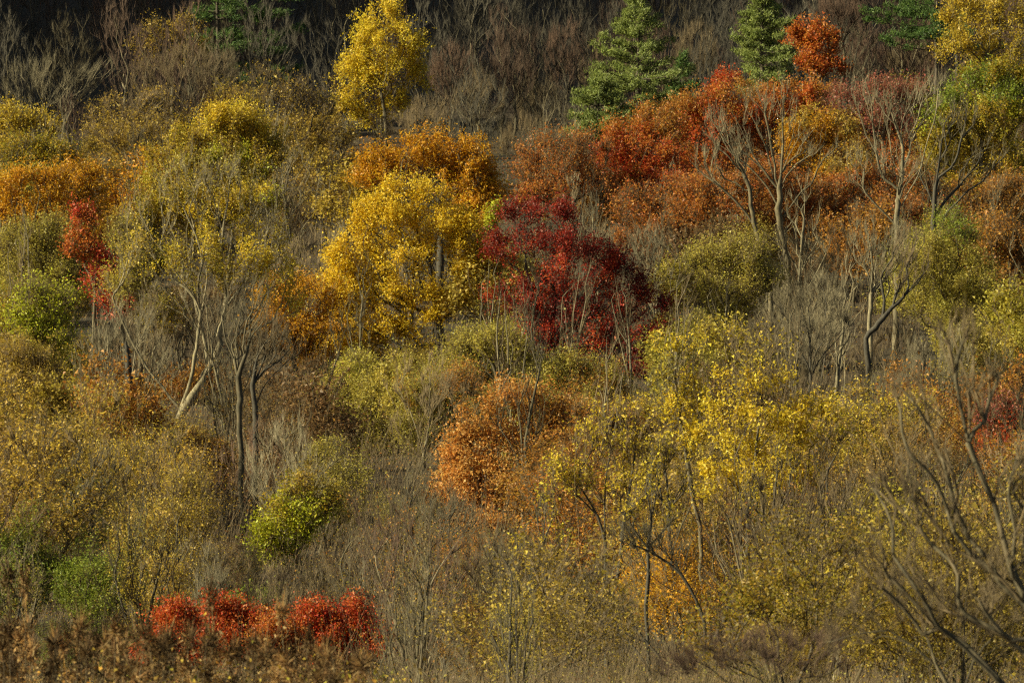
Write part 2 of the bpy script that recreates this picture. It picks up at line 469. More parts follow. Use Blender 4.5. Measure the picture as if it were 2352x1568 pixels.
HEROES = []
def tree(name, label, cat, y, bx, blobs, trunk=None, limbs=(), seed=None, group=None, dr=0.85, base_dy=0.0, **kw):
    """bx: grid column of the foot.  blobs: (px, py, rx, ry[, leaf share, palette, dy]).  trunk and limbs: lists of grid points, read at the tree's own distance."""
    rng = np.random.default_rng(seed if seed is not None else len(HEROES) * 7 + 101)
    x0 = (bx - W_PX / 2) * K * y; z0 = float(ground(x0, y)) - 0.15
    o = np.array([x0, y, z0])
    s = K * y
    crown = []
    for b in blobs:
        px, py, rx, ry = b[:4]
        c = world_pt(px, py, y) - o
        c[1] += b[6] if len(b) > 6 else rng.normal() * rx * s * 0.25
        d = dict(c=c, r=np.array([rx * s, max(rx, 0.5 * ry) * s * dr, ry * s]), w=rx * ry if rx * ry > 0 else 1)
        if len(b) > 4 and b[4] is not None: d['leaf'] = b[4]
        if len(b) > 5 and b[5]: d['pal'] = b[5]
        crown.append(d)
    if trunk:
        tr = []
        for p in trunk:
            w = world_pt(p[0], p[1], y) - o
            if len(p) > 2: w[1] += p[2]
            tr.append(w)
        if tr[0][2] > 0.4: tr = [np.array([tr[0][0] * 0.3, 0, 0.0])] + tr
        else: tr[0] = np.array([0, 0, 0.0]) + np.array([tr[0][0] * 0, 0, 0])
    else:
        ww = np.array([c['w'] for c in crown]); cc = np.array([c['c'] for c in crown])
        m = (cc * ww[:, None]).sum(0) / ww.sum()
        ztop = max(c['c'][2] + c['r'][2] for c in crown)
        e = np.array([m[0], m[1], 0.5 * m[2] + 0.3 * ztop])
        tr = [np.zeros(3), np.array([e[0] * 0.25 + rng.normal() * 0.15, e[1] * 0.25, e[2] * 0.4]), np.array([e[0] * 0.65 + rng.normal() * 0.2, e[1] * 0.6, e[2] * 0.75]), e]
    lbs = []
    for l in limbs:
        side = rng.normal() * 0.25
        pts = []
        L = 0.0
        for i, p in enumerate(l):
            w = world_pt(p[0], p[1], y) - o
            if i: L += np.linalg.norm(w - pts[-1][0])
            pts.append((w, L))
        lbs.append([w + np.array([0, side * LL, 0]) for w, LL in pts])
    root = thing(name, label, cat, tuple(o), group)
    kw.setdefault('tri', y > 120)
    if kw.get('leaf'):                                # fine leaves, many of them, on longer sprays
        lf = dict(kw['leaf']); lf['n'] = int(lf['n'] * 1.38); lf['size'] = lf.get('size', .15) * .71; lf['jit'] = lf.get('jit', .16) * .9; kw['leaf'] = lf
        tw = dict(kw.get('twig', {}))
        if tw.get('len', .7) > .5: tw['len'] = tw.get('len', .7) * 1.3
        kw['twig'] = tw
    place(make_tree(rng, crown, tr, lbs, **kw), root)
    HEROES.append((name, y, blobs))
    return root
# ------------------------------------------------------------------ the setting
def build_ground():
    xs = np.concatenate([np.linspace(-1500, -260, 12), np.linspace(-220, 220, 89), np.linspace(260, 1500, 12)])
    ys = np.concatenate([np.linspace(-180, 100, 20), np.linspace(108, 700, 149), np.linspace(730, 1800, 30)])
    X, Y = np.meshgrid(xs, ys); Z = ground(X, Y)
    v = np.stack([X, Y, Z], -1).reshape(-1, 3)
    nx, ny = len(xs), len(ys)
    i = (np.arange(ny - 1)[:, None] * nx + np.arange(nx - 1)[None]).ravel()
    g = Geo(); g.add(v, np.stack([i, i + 1, i + nx + 1, i + nx], 1))
    o = link('ground', g.build('ground', [M_GROUND]))
    o['kind'] = 'structure'; o['label'] = 'wooded valley floor and hillside under leaf litter'
build_ground()

# ------------------------------------------------------------------ the far slope
BT = 'bare_tree'
tree('yellow_tree', 'tall yellow-leaved tree standing lit against the dark upper hillside', 'tree', 474, 885,
     [(885, 40, 50, 52), (890, 110, 88, 60), (820, 175, 50, 55), (885, 175, 75, 55), (950, 120, 34, 45), (800, 230, 32, 42), (900, 245, 30, 40, .6), (845, 262, 38, 32, .7), (955, 190, 30, 40, .5)],
     n_att=420, rb=.22, twig=dict(n=1500, len=.8), leaf=dict(n=15000, size=.22, pal='lemon', jit=.22), bark=M_GREY)
tree('oak_tree', 'small round oak with orange-red leaves beside the second white pine', 'tree', 470, 1880,
     [(1860, 75, 52, 38), (1890, 105, 40, 35), (1835, 95, 34, 30), (1870, 150, 42, 28, .25), (1900, 165, 40, 25, .15)],
     n_att=200, rb=.16, twig=dict(n=900, len=.7), leaf=dict(n=6500, size=.24, pal='redorange', jit=.2))
tree('gold_tree', 'thinly leaved golden tree at the upper right corner above the green-gold oak', 'tree', 452, 2270,
     [(2230, 60, 75, 55), (2310, 50, 70, 70), (2190, 120, 50, 35), (2290, 135, 60, 40, .7), (2240, 10, 80, 30)],
     n_att=420, rb=.24, twig=dict(n=2200, len=.8), leaf=dict(n=9000, size=.2, pal='gold', jit=.22))
tree('oak_tree', 'half-bare tree with rust-gold leaves on top at the upper hillside', 'tree', 492, 400,
     [(370, 85, 55, 35), (430, 75, 45, 35), (340, 130, 35, 40, .6), (440, 130, 50, 40, .4)],
     n_att=220, rb=.2, twig=dict(n=1200, len=.8), leaf=dict(n=2600, size=.22, pal='goldbrown', jit=.2))
tree(BT, 'bare grey tree with a wide fan of twigs below the rust-gold top', 'tree', 462, 445,
     [(350, 190, 55, 60), (430, 170, 60, 75), (500, 185, 55, 65), (560, 230, 40, 45), (320, 240, 30, 30)],
     trunk=[(445, 330), (435, 280), (420, 235), (405, 215)], limbs=[[(438, 285), (460, 240), (480, 190)], [(440, 300), (510, 260), (555, 220)]],
     n_att=607, bf=.62, asc=.95, rb=0.176, twig=dict(n=3900, len=0.94, r=.009, up=.7, spread=.4, out=.3), bark=M_PALE, twigmat=M_BROWN)
tree(BT, 'bare tree with pale spreading boughs at the dark left edge of the hill', 'tree', 480, 85,
     [(60, 185, 60, 60), (120, 190, 50, 65), (20, 230, 35, 40), (190, 190, 40, 40), (240, 155, 30, 30)],
     trunk=[(78, 300), (75, 265), (70, 215)], limbs=[[(130, 305), (150, 245), (190, 205), (235, 160)], [(78, 270), (45, 210), (25, 170)], [(85, 275), (110, 230), (120, 170)]],
     n_att=445, bf=.62, asc=.95, rb=0.192, twig=dict(n=1920, len=0.85, r=.009, up=.6, spread=.5), bark=M_PALE, twigmat=M_PALE)
tree(BT, 'squat bushy grey tree just under the tall yellow tree', 'tree', 455, 980,
     [(980, 275, 55, 50), (940, 300, 40, 35), (1010, 310, 40, 35)], n_att=351, bf=.62, asc=.95, rb=0.112,
     twig=dict(n=2520, len=0.77, r=.009, up=.5, spread=.5), bark=M_PALE, twigmat=M_BROWN)
tree(BT, 'low bare tree between the orange oak and the shaded slope', 'tree', 440, 1230,
     [(1210, 310, 60, 42), (1260, 330, 45, 35), (1165, 340, 35, 30)], n_att=378, bf=.62, asc=.95, rb=0.104,
     twig=dict(n=2400, len=0.77, r=.009, up=.55, spread=.5), bark=M_PALE, twigmat=M_BROWN)
tree(BT, 'slim bare tree with two pale stems on the dark slope', 'tree', 468, 1100,
     [(1095, 215, 45, 55), (1130, 230, 40, 45), (1060, 235, 35, 40)],
     trunk=[(1098, 345), (1101, 290), (1102, 225)], limbs=[[(1108, 340), (1128, 290), (1140, 235)], [(1101, 265), (1085, 240), (1080, 205)]],
     n_att=351, bf=.62, asc=.95, rb=0.136, twig=dict(n=1560, len=0.85, r=.009, up=.6, spread=.5), bark=M_PALE, twigmat=M_BROWN)
for i, (px, py, rx, ry, lab) in enumerate([
        (1180, 150, 55, 85, 'russet-twigged bare tree in the middle of the dark slope'),
        (1235, 235, 60, 60, 'dense rounded bare tree above the low grey one on the dark slope'),
        (1300, 130, 55, 75, 'bare tree with a sunlit brush of upright twigs beside the big white pine'),
        (1370, 150, 45, 80, 'purple-brown bare tree touching the shaded side of the big white pine'),
        (1040, 165, 55, 70, 'bare tree right of the tall yellow tree on the dark slope'),
        (1600, 130, 55, 80, 'russet bare tree between the two white pines'),
        (1975, 120, 65, 65, 'russet twiggy tree between the orange-red oak and the dark pine'),
        (2085, 140, 60, 45, 'brown bare tree under the dark pine boughs'),
        (1930, 25, 65, 45, 'bare tree behind and above the orange-red oak')]):
    tree(BT, lab, 'tree', 486 + 5 * (i % 4), px, [(px, py, rx, ry), (px - rx * .4, py + ry * .35, rx * .6, ry * .6), (px + rx * .45, py + ry * .3, rx * .6, ry * .6)],
         n_att=445, bf=.62, asc=.95, rb=0.136, twig=dict(n=3120, len=0.98, r=.009, up=.9, spread=.4, out=.35), bark=M_GREY, twigmat=[M_RUSSET, M_BROWN][i % 2])

def pine(label, y, bx, top, bottom, halfw, mat_pal='pine', seed=1, layers=16, lop=0.0, open_=0.0, n_tuft=7500, needle=.34):
    """white pine: whorls of boughs round one straight trunk, each bough carrying flat plates of needle tufts"""
    rng = np.random.default_rng(seed)
    x0 = (bx - W_PX / 2) * K * y; z0 = float(ground(x0, y)) - .15
    s = K * y; H = (H_PX / 2 - top) * s - z0; zb = max(0.6, (H_PX / 2 - bottom) * s - z0); R = halfw * s
    root = thing('pine_tree', label, 'tree', (x0, y, z0))
    tg = Geo(); zz = np.linspace(0, H, 14); lean = rng.normal(size=2) * .15
    pts = np.stack([lean[0] * (zz / H) ** 2 + .05 * np.sin(zz), lean[1] * (zz / H) ** 2, zz], 1)
    tg.tubes(pts, .02 + .26 * (1 - zz / H) ** .8, 8)
    link('trunk', tg.build('trunk', [M_PINEBARK]), root)
    cg = Geo(); P = []; wgt = []
    for li in range(layers):
        f = (li + rng.uniform(-.3, .3)) / (layers - 1); f = min(max(f, 0), 1)
        z = zb + (H - zb) * (f ** .9) * .985
        reach = R * ((1 - f) ** .72 * .98 + .05) * (1 + lop * math.sin(li * 2.1))
        for bi in range(int(rng.integers(4, 7))):
            az = rng.uniform(0, 2 * math.pi); Lb = reach * rng.uniform(.55, 1.12)
            if rng.random() < open_: continue
            h = np.array([math.cos(az), math.sin(az), 0]); t = np.linspace(0, 1, 6)[:, None]
            rise = rng.uniform(.12, .42) * (0.6 + f)
            b = np.array([0, 0, z]) + h * Lb * t + np.array([0, 0, 1]) * (Lb * (rise * t ** 1.6 - .10 * t))
            cg.tubes(b, .05 * (1 - t[:, 0]) * (.4 + Lb / R) + .012, 3)
            m = int(6 + 26 * Lb / max(R, .1))
            tt = rng.random(m) ** .7 * .82 + .2; side = np.array([-h[1], h[0], 0])
            q = np.stack([np.interp(tt, t[:, 0], b[:, a]) for a in range(3)], 1)
            q += side * (rng.normal(size=m) * .24 * Lb * (1.15 - tt))[:, None] + np.array([0, 0, 1]) * (rng.normal(size=m) * .10 + .12)[:, None]
            P.append(q); wgt += [1] * m
    P = np.vstack(P)
    k = rng.integers(0, len(P), n_tuft)
    c = P[k] + rng.normal(size=(n_tuft, 3)) * np.array([.17, .17, .12])
    d = unit(rng.normal(size=(n_tuft, 3)) + np.array([0, 0, .7]) + unit(c * np.array([1, 1, 0])) * .5)
    pal = PAL[mat_pal]; tr_ = rng.random(len(P))[k]
    a = np.clip(.6 * tr_ + .4 * rng.random(n_tuft), 0, .999) * 3; i0 = a.astype(int); f = (a - i0)[:, None]
    col = (pal[i0] * (1 - f) + pal[np.minimum(i0 + 1, 3)] * f) * rng.uniform(.8, 1.2, (n_tuft, 1))
    n2 = int(n_tuft * .55)
    cg.spikes(c, c + d * (needle * rng.uniform(.6, 1.4, n_tuft))[:, None], .022, 1, col)
    cg.leaves(c[:n2] + d[:n2] * .1, needle * .8, col[:n2], 1, rng, .6, .35)
    link('crown', cg.build('crown', [M_PINEBARK, M_NEEDLE]), root)
    HEROES.append(('pine_tree', y, [(bx, (top + bottom) / 2, halfw, (bottom - top) / 2)]))

pine('large white pine, bright green and conical, above the red oaks', 452, 1462, 0, 300, 150, 'pinelight', 3, 20, .14, n_tuft=17000)
pine('low white pine bough-mass at the foot of the large pine', 448, 1375, 180, 325, 95, 'pinelight', 4, 9, .2, n_tuft=9000)
pine('second white pine, paler, left of the orange-red oak', 464, 1752, -15, 215, 108, 'pinelight', 5, 17, .15, n_tuft=14000)
pine('dark green pine with layered boughs at the top right', 478, 2150, -130, 115, 165, 'pine', 6, 16, .3, .1, n_tuft=14000)
pine('shaded dark pine at the top left edge of the woods', 497, 500, -150, 120, 90, 'pine', 7, 14, .3, .15, n_tuft=6000)
pine('tall shaded pine behind the bare trees left of the yellow tree', 499, 610, -230, 190, 95, 'pine', 8, 18, .25, .15, n_tuft=9000)
pine('small dark pine sapling behind the twig thicket right of the large pine', 458, 1570, 130, 270, 45, 'pine', 9, 9, .2, n_tuft=3500)

# ------------------------------------------------------------------ the middle of the wood, back rows
tree('gold_tree', 'gold-leaved tree with dark trunk behind the broad golden crown', 'tree', 424, 650,
     [(610, 190, 45, 35), (680, 215, 45, 38), (640, 250, 75, 45, .8), (560, 250, 40, 45), (740, 260, 45, 50, .7), (650, 330, 90, 60, .35), (760, 330, 45, 60, .4), (700, 420, 80, 70, .15)],
     trunk=[(655, 640), (652, 540), (628, 440), (632, 330), (640, 240)], limbs=[[(632, 400), (690, 330), (700, 240)], [(632, 380), (590, 300), (565, 240)]],
     n_att=560, bf=0.45, rb=.24, twig=dict(n=4200, len=.9, r=.011, up=.5), leaf=dict(n=5600, size=.2, pal='goldbrown', jit=.22), bark=M_DARK, twigmat=M_BROWN)
tree('gold_tree', 'thin gold-brown tree above the orange thicket on the left', 'tree', 436, 310,
     [(270, 255, 45, 32), (350, 245, 50, 35), (220, 290, 40, 32), (310, 320, 90, 50, .7), (400, 300, 45, 50, .4), (300, 390, 90, 45, .35)],
     n_att=480, bf=0.45, rb=.2, twig=dict(n=3600, len=.9, r=.011, up=.5), leaf=dict(n=4200, size=.2, pal='goldbrown', jit=.2), bark=M_GREY, twigmat=M_BROWN)
tree('gold_tree', 'dark gold bushy tree at the left edge under the pale bare boughs', 'tree', 438, 45,
     [(30, 285, 55, 32), (95, 300, 45, 30), (20, 320, 45, 40)], n_att=260, rb=.18, twig=dict(n=1400, len=.8), leaf=dict(n=4200, size=.2, pal='gold', jit=.2))
tree('gold_tree', 'olive-gold rounded tree at the left edge above the orange thicket', 'tree', 418, 70,
     [(55, 355, 70, 42), (130, 370, 55, 42), (20, 390, 45, 40), (90, 410, 75, 35, .6)], n_att=330, rb=.2,
     twig=dict(n=2200, len=.8), leaf=dict(n=8200, size=.19, pal='goldgreen', jit=.2))
tree('orange_tree', 'rust-orange broad tree at the left edge below the olive-gold one', 'tree', 386, 110,
     [(60, 440, 70, 45), (150, 440, 70, 48), (215, 435, 45, 35, .7), (110, 495, 110, 40, .7), (20, 480, 40, 50)], n_att=420, rb=.2,
     twig=dict(n=2600, len=.8), leaf=dict(n=15000, size=.18, pal='amber', jit=.2), bark=M_GREY, twigmat=M_BROWN)
tree('gold_tree', 'broad golden crown with bare lower twigs, left of the middle', 'tree', 388, 510,
     [(480, 315, 50, 42, 1, 'lemon'), (560, 310, 55, 45, 1, 'lemon'), (600, 380, 60, 60, .9), (500, 385, 85, 55, 1, 'lemon'), (390, 400, 60, 50), (350, 455, 50, 55, 1, 'goldgreen'), (390, 475, 55, 60, .9, 'lime'), (570, 470, 80, 60, .5), (480, 500, 90, 60, .5), (320, 540, 55, 55, .8, 'goldgreen'), (530, 285, 60, 30, 1, 'lemon'), (590, 340, 50, 40), (420, 350, 60, 45, 1, 'lemon')],
     n_att=720, bf=0.42, rb=.26, twig=dict(n=6500, len=.8, r=.011, up=.5), leaf=dict(n=40000, size=.17, pal='gold', jit=.22), bark=M_GREY, twigmat=M_BROWN)
tree('oak_tree', 'rust-orange oak behind the bright yellow maple', 'tree', 384, 1010,
     [(880, 385, 60, 42), (985, 350, 75, 42), (1085, 375, 62, 45), (940, 400, 95, 50), (1070, 435, 80, 55), (1110, 460, 42, 50), (840, 430, 40, 35), (1090, 490, 60, 40, .8)],
     n_att=460, rb=.26, twig=dict(n=2200, len=.8), leaf=dict(n=22000, size=.19, pal='amber', jit=.2), bark=M_DARK)
tree('oak_tree', 'thinning rusty tree between the rust-orange oak and the red oaks', 'tree', 416, 1290,
     [(1290, 340, 75, 35), (1215, 385, 45, 40, .8), (1350, 355, 60, 45), (1290, 410, 100, 50, .55), (1370, 440, 60, 50, .5), (1250, 465, 70, 40, .4)],
     n_att=480, bf=0.45, rb=.2, twig=dict(n=4200, len=.8, r=.011), leaf=dict(n=11000, size=.17, pal='russet', jit=.2), bark=M_GREY, twigmat=M_BROWN)
tree('oak_tree', 'bright red oak at the lower end of the red row', 'tree', 420, 1470,
     [(1440, 320, 60, 38), (1510, 285, 66, 38), (1500, 350, 95, 50), (1415, 365, 48, 40, .9), (1540, 410, 85, 50, .8, 'redorange'), (1450, 430, 80, 45, .7, 'rust')],
     n_att=440, rb=.22, gather=.5, twig=dict(n=2400, len=.8), leaf=dict(n=22000, size=.18, pal='red', jit=.2))
tree('oak_tree', 'red-orange oak at the top of the red row under the second pine', 'tree', 430, 1660,
     [(1600, 250, 60, 35), (1690, 225, 66, 35), (1570, 290, 60, 40, 1, 'red'), (1650, 285, 90, 45), (1600, 330, 60, 45, 1, 'red'), (1720, 290, 55, 45, 1, 'redorange'), (1650, 370, 90, 40, .6, 'rust')],
     n_att=480, rb=.22, gather=.5, twig=dict(n=2400, len=.8), leaf=dict(n=24000, size=.18, pal='redorange', jit=.2))
tree('oak_tree', 'small crimson crown poking up behind the red-orange oak', 'tree', 441, 1670,
     [(1672, 192, 36, 22), (1650, 212, 25, 18)], n_att=90, rb=.12, twig=dict(n=400, len=.6), leaf=dict(n=1500, size=.19, pal='red', jit=.2))
tree('oak_tree', 'red oak behind the forked bare tree', 'tree', 432, 1840,
     [(1800, 225, 62, 28), (1870, 228, 62, 30), (1770, 265, 60, 40, .9), (1850, 265, 85, 34, .9), (1790, 320, 80, 40, .7, 'rust')], n_att=240, rb=.2, gather=.5, twig=dict(n=1600, len=.7), leaf=dict(n=16000, size=.19, pal='redorange', jit=.2))
tree('oak_tree', 'mauve-red thin-leaved tree behind the tall pale bare trees', 'tree', 428, 2030,
     [(1950, 245, 62, 38, 1, 'redorange'), (2040, 215, 50, 32), (2095, 225, 40, 35), (2010, 280, 75, 40, .6), (2090, 320, 45, 40, .6), (2050, 360, 50, 30, .5)],
     n_att=380, rb=.2, twig=dict(n=3000, len=.8, r=.011), leaf=dict(n=10500, size=.18, pal='mauve', jit=.2), twigmat=M_BROWN)
tree('orange_tree', 'orange-gold tree in the middle of the red row', 'tree', 408, 1890,
     [(1870, 300, 55, 38), (1930, 315, 50, 42), (1880, 350, 75, 42), (1820, 330, 40, 40, .8), (1910, 400, 60, 40, .7, 'goldbrown')], n_att=320, rb=.2,
     twig=dict(n=1700, len=.8), leaf=dict(n=11500, size=.18, pal='amber', jit=.2))
tree('oak_tree', 'big green-gold oak at the right edge', 'tree', 404, 2290,
     [(2240, 205, 60, 42, 1, 'gold'), (2310, 195, 60, 50, 1, 'gold'), (2190, 270, 60, 50), (2290, 280, 80, 60), (2150, 300, 42, 45, 1, 'lime'), (2180, 350, 55, 55, .9), (2290, 370, 75, 60, .9, 'green'), (2240, 420, 70, 40, .7, 'green'), (2345, 240, 40, 60)],
     n_att=620, rb=.28, twig=dict(n=3200, len=.8), leaf=dict(n=26000, size=.19, pal='goldgreen', jit=.2), bark=M_GREY)
for lab, bx, blobs, pal, nl in [
        ('rust-red thin tree low between the red oak and the crimson maple', 1490, [(1460, 480, 75, 50), (1530, 500, 70, 50), (1500, 550, 100, 45, .6), (1570, 450, 55, 45, .8, 'redorange')], 'russet', 9500),
        ('rust-orange tree behind the trunk of the forked bare tree', 1690, [(1640, 450, 70, 50), (1720, 430, 70, 50), (1680, 510, 105, 50, .7), (1600, 480, 60, 50, .8)], 'russet', 11500),
        ('amber and rust tree under the orange-gold one', 1860, [(1830, 460, 70, 45), (1920, 450, 60, 45), (1870, 520, 100, 50, .7), (1780, 440, 50, 50, .8, 'redorange')], 'russet', 11500),
        ('rusty low tree behind the tall pale bare trees', 2050, [(2020, 440, 70, 45), (2100, 420, 50, 45), (2060, 500, 100, 45, .7), (1960, 400, 55, 50, .8, 'goldbrown')], 'russet', 9500),
        ('dark rust bush beneath the big green-gold oak', 2260, [(2230, 460, 70, 35), (2310, 450, 60, 40), (2270, 500, 90, 30)], 'rust', 6000)]:
    tree('rust_tree', lab, 'tree', 388 + (bx % 7), bx, blobs, n_att=330, bf=0.45, rb=.16, twig=dict(n=3600, len=.8, r=.011, up=.5),
         leaf=dict(n=nl, size=.17, pal=pal, jit=.2), bark=M_GREY, twigmat=M_BROWN)

# ------------------------------------------------------------------ the middle of the wood, the trees one looks at
tree('maple_tree', 'bright yellow maple with dark trunk in the middle of the wood', 'tree', 352, 1020,
     [(960, 440, 75, 40), (880, 510, 80, 48), (1000, 520, 85, 50), (1070, 560, 55, 60), (820, 580, 62, 52), (930, 600, 90, 55), (1060, 640, 50, 50, .5), (800, 660, 50, 48), (880, 680, 75, 50), (980, 700, 60, 45, .3), (830, 755, 62, 48), (910, 770, 50, 42, .7), (860, 825, 66, 38), (780, 800, 45, 40), (1060, 700, 42, 40, .7), (960, 830, 50, 35, .3), (785, 620, 42, 50), (775, 700, 40, 45), (800, 800, 50, 40), (1095, 610, 40, 50, .8)],
     trunk=[(1026, 850), (1009, 752), (996, 668), (983, 601), (960, 540), (950, 470)],
     limbs=[[(1003, 690), (1030, 620), (1050, 560)], [(996, 660), (930, 645), (880, 648)], [(1009, 740), (930, 700), (850, 690)], [(1015, 790), (900, 800), (830, 780)], [(985, 610), (950, 560), (890, 520)], [(985, 605), (1005, 540), (1020, 480)]],
     n_att=760, bf=0.42, rb=.30, twig=dict(n=3000, len=.75, r=.012), leaf=dict(n=46000, size=.165, pal='yellow', jit=.22), bark=M_DARK)
tree('lime_sapling', 'small lime-yellow tuft wedged between the yellow and the crimson maple', 'tree', 358, 1135,
     [(1135, 490, 20, 14), (1125, 515, 15, 14)], n_att=60, rb=.08, twig=dict(n=250, len=.5), leaf=dict(n=900, size=.17, pal='lime', jit=.14))
tree('maple_tree', 'dark crimson maple right of the yellow one', 'tree', 346, 1240,
     [(1200, 505, 55, 32), (1265, 500, 60, 32), (1215, 570, 90, 38, 1, 'crimsonlit'), (1150, 595, 36, 32, 1, 'crimsonlit'), (1310, 560, 70, 45), (1350, 620, 85, 55), (1270, 660, 75, 42, .7), (1160, 700, 48, 35), (1300, 720, 85, 45, 1, 'crimsonlit'), (1370, 745, 60, 40, 1, 'crimsonlit'), (1230, 770, 62, 35), (1440, 690, 62, 50), (1490, 700, 42, 36, .8), (1460, 790, 70, 55), (1480, 860, 52, 52), (1420, 850, 50, 40), (1390, 800, 62, 40), (1290, 790, 60, 40), (1230, 720, 50, 40), (1400, 620, 60, 50)],  # upper left and low front coloured brighter, as if sunlit
     trunk=[(1250, 800), (1231, 690), (1218, 651), (1205, 600), (1210, 540)],
     limbs=[[(1222, 665), (1270, 620), (1310, 580)], [(1231, 700), (1320, 660), (1400, 660)], [(1240, 760), (1340, 740), (1450, 740)], [(1218, 650), (1180, 610), (1155, 590)]],
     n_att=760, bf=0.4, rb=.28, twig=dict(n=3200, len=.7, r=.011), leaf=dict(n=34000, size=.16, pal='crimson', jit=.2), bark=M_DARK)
tree('orange_tree', 'glowing orange tree at the left side of the yellow maple', 'tree', 348, 680,
     [(640, 700, 62, 40), (710, 690, 62, 48), (740, 760, 50, 48), (660, 770, 85, 45), (600, 780, 45, 42), (720, 830, 60, 40, .8)],
     n_att=420, rb=.2, twig=dict(n=2600, len=.75, r=.011), leaf=dict(n=17000, size=.16, pal='amber', jit=.2), twigmat=M_BROWN)
tree('maple_tree', 'narrow scarlet maple on the left leaning into the gold', 'tree', 338, 215,
     [(195, 520, 25, 36, 1, 'crimsonlit'), (180, 570, 32, 32, 1, 'crimsonlit'), (215, 590, 28, 30, 1, 'crimsonlit'), (235, 640, 40, 35, .7), (255, 700, 35, 22, .7), (275, 705, 22, 16, 1, 'crimsonlit')],
     n_att=230, bf=0.4, rb=.12, twig=dict(n=1400, len=.65), leaf=dict(n=6000, size=.17, pal='redorange', jit=.18))
tree('forked_tree', 'big tree with leaning forked pale trunk under thin gold-green leaves, left of the middle', 'tree', 318, 410,
     [(350, 490, 60, 80, 1, 'goldgreen'), (430, 430, 75, 80, 1, 'lemon'), (530, 440, 80, 85, .8, 'lemon'), (600, 540, 65, 75, .35), (630, 640, 55, 55, .05), (310, 590, 50, 60, .9, 'goldgreen'), (260, 660, 50, 35, .3), (560, 640, 70, 60, .05), (440, 600, 80, 70, .25, 'olive'), (660, 715, 40, 30, .02)],
     trunk=[(410, 985), (420, 944), (464, 873), (494, 819), (504, 769), (516, 700), (522, 640)],
     limbs=[[(478, 850), (470, 786), (450, 709), (427, 618), (386, 517), (370, 450)], [(464, 765), (403, 712), (336, 682), (269, 658), (208, 635)], [(430, 720), (400, 690), (360, 635), (346, 584)],
            [(504, 769), (521, 685), (511, 584), (520, 480)], [(500, 775), (605, 749), (665, 698), (690, 660)], [(517, 705), (571, 628), (625, 564)], [(445, 690), (430, 560), (440, 440)], [(415, 960), (440, 870), (452, 800)]],
     n_att=620, bf=.62, asc=.95, rb=0.272, twig=dict(n=2600, len=.8, r=.008, up=.55, spread=.45, bend=True), leaf=dict(n=9500, size=.15, pal='gold', jit=.2), bark=M_PALE, twigmat=M_PALE, max_limbs=12, limb_share=.025)
tree(BT, 'slim bare tree with forked top right of the leaning forked trunk', 'tree', 252, 558,
     [(530, 720, 40, 60), (590, 700, 50, 60), (560, 790, 60, 50)],
     trunk=[(558, 1260), (556, 1120), (554, 1034), (551, 887), (538, 826), (517, 769), (510, 720)], limbs=[[(544, 840), (554, 786), (538, 725), (535, 670)], [(552, 960), (580, 950), (610, 930)], [(556, 1110), (520, 1080), (490, 1060)]],
     n_att=243, bf=.62, asc=.95, rb=0.136, twig=dict(n=540, len=0.68, r=.009, up=.5, spread=.4, bend=True), bark=M_GREY, twigmat=M_GREY)
tree(BT, 'straight dark bare tree standing just right of the slim forked one', 'tree', 258, 586,
     [(610, 770, 50, 45), (640, 800, 50, 50), (590, 820, 35, 40)],
     trunk=[(586, 1250), (586, 1110), (586, 1034), (585, 937), (588, 836), (615, 769)], limbs=[[(588, 850), (640, 790), (680, 770)], [(586, 1080), (615, 1040), (630, 990)], [(586, 880), (560, 820), (565, 770)]],
     n_att=256, bf=.62, asc=.95, rb=0.128, twig=dict(n=960, len=0.68, r=.009, up=.5, spread=.4, bend=True), bark=M_DARK, twigmat=M_BROWN)
tree(BT, 'bare multi-stemmed tree fanning out around the black snag', 'tree', 286, 280,
     [(210, 840, 50, 80), (260, 800, 50, 80), (340, 800, 50, 80), (180, 920, 40, 50), (380, 850, 35, 50), (300, 730, 60, 40)],
     trunk=[(279, 1000), (262, 950), (240, 880), (228, 820)], limbs=[[(279, 990), (255, 890), (250, 800)], [(282, 1000), (320, 930), (345, 850), (350, 790)], [(275, 985), (220, 930), (190, 880)], [(282, 995), (300, 900), (315, 800)]],
     n_att=384, bf=.62, asc=.95, rb=0.112, twig=dict(n=1152, len=0.77, r=.009, up=.6, spread=.4, bend=True), bark=M_PALE, twigmat=M_PALE)

def snag():
    y = 283; x0 = (290 - W_PX / 2) * K * y; z0 = float(ground(x0, y)) - .15; o = np.array([x0, y, z0])
    r = thing('dead_snag', 'black broken dead trunk standing among pale bare shoots', 'dead tree', tuple(o))
    pts = [world_pt(*p, y) - o for p in [(288, 1000), (290, 960), (296, 900), (297, 860), (293, 815), (291, 782)]]
    pts[0][2] = min(pts[0][2], 0.0)
    P = catmull(np.array(pts), 4); n = len(P)
    P += np.random.default_rng(3).normal(size=P.shape) * .025
    rad = np.interp(np.linspace(0, 1, n), [0, .25, .5, .7, .9, 1], [.26, .22, .20, .15, .11, .035])
    rad *= np.random.default_rng(5).uniform(.85, 1.2, n)
    g = Geo(); g.tubes(P, rad, 8); link('trunk', g.build('trunk', [M_DARK]), r)
    for (a, b) in [((295, 868), (272, 866)), ((293, 840), (286, 828)), ((297, 905), (312, 885)), ((292, 812), (297, 800))]:
        g = Geo(); A, B = world_pt(*a, y) - o, world_pt(*b, y) - o
        g.tubes(np.array([A, A * .5 + B * .5 + np.array([0, .05, -.04]), B]), np.array([.07, .05, .02]), 6)
        link('branch_stub', g.build('branch_stub', [M_DARK]), r)
snag()

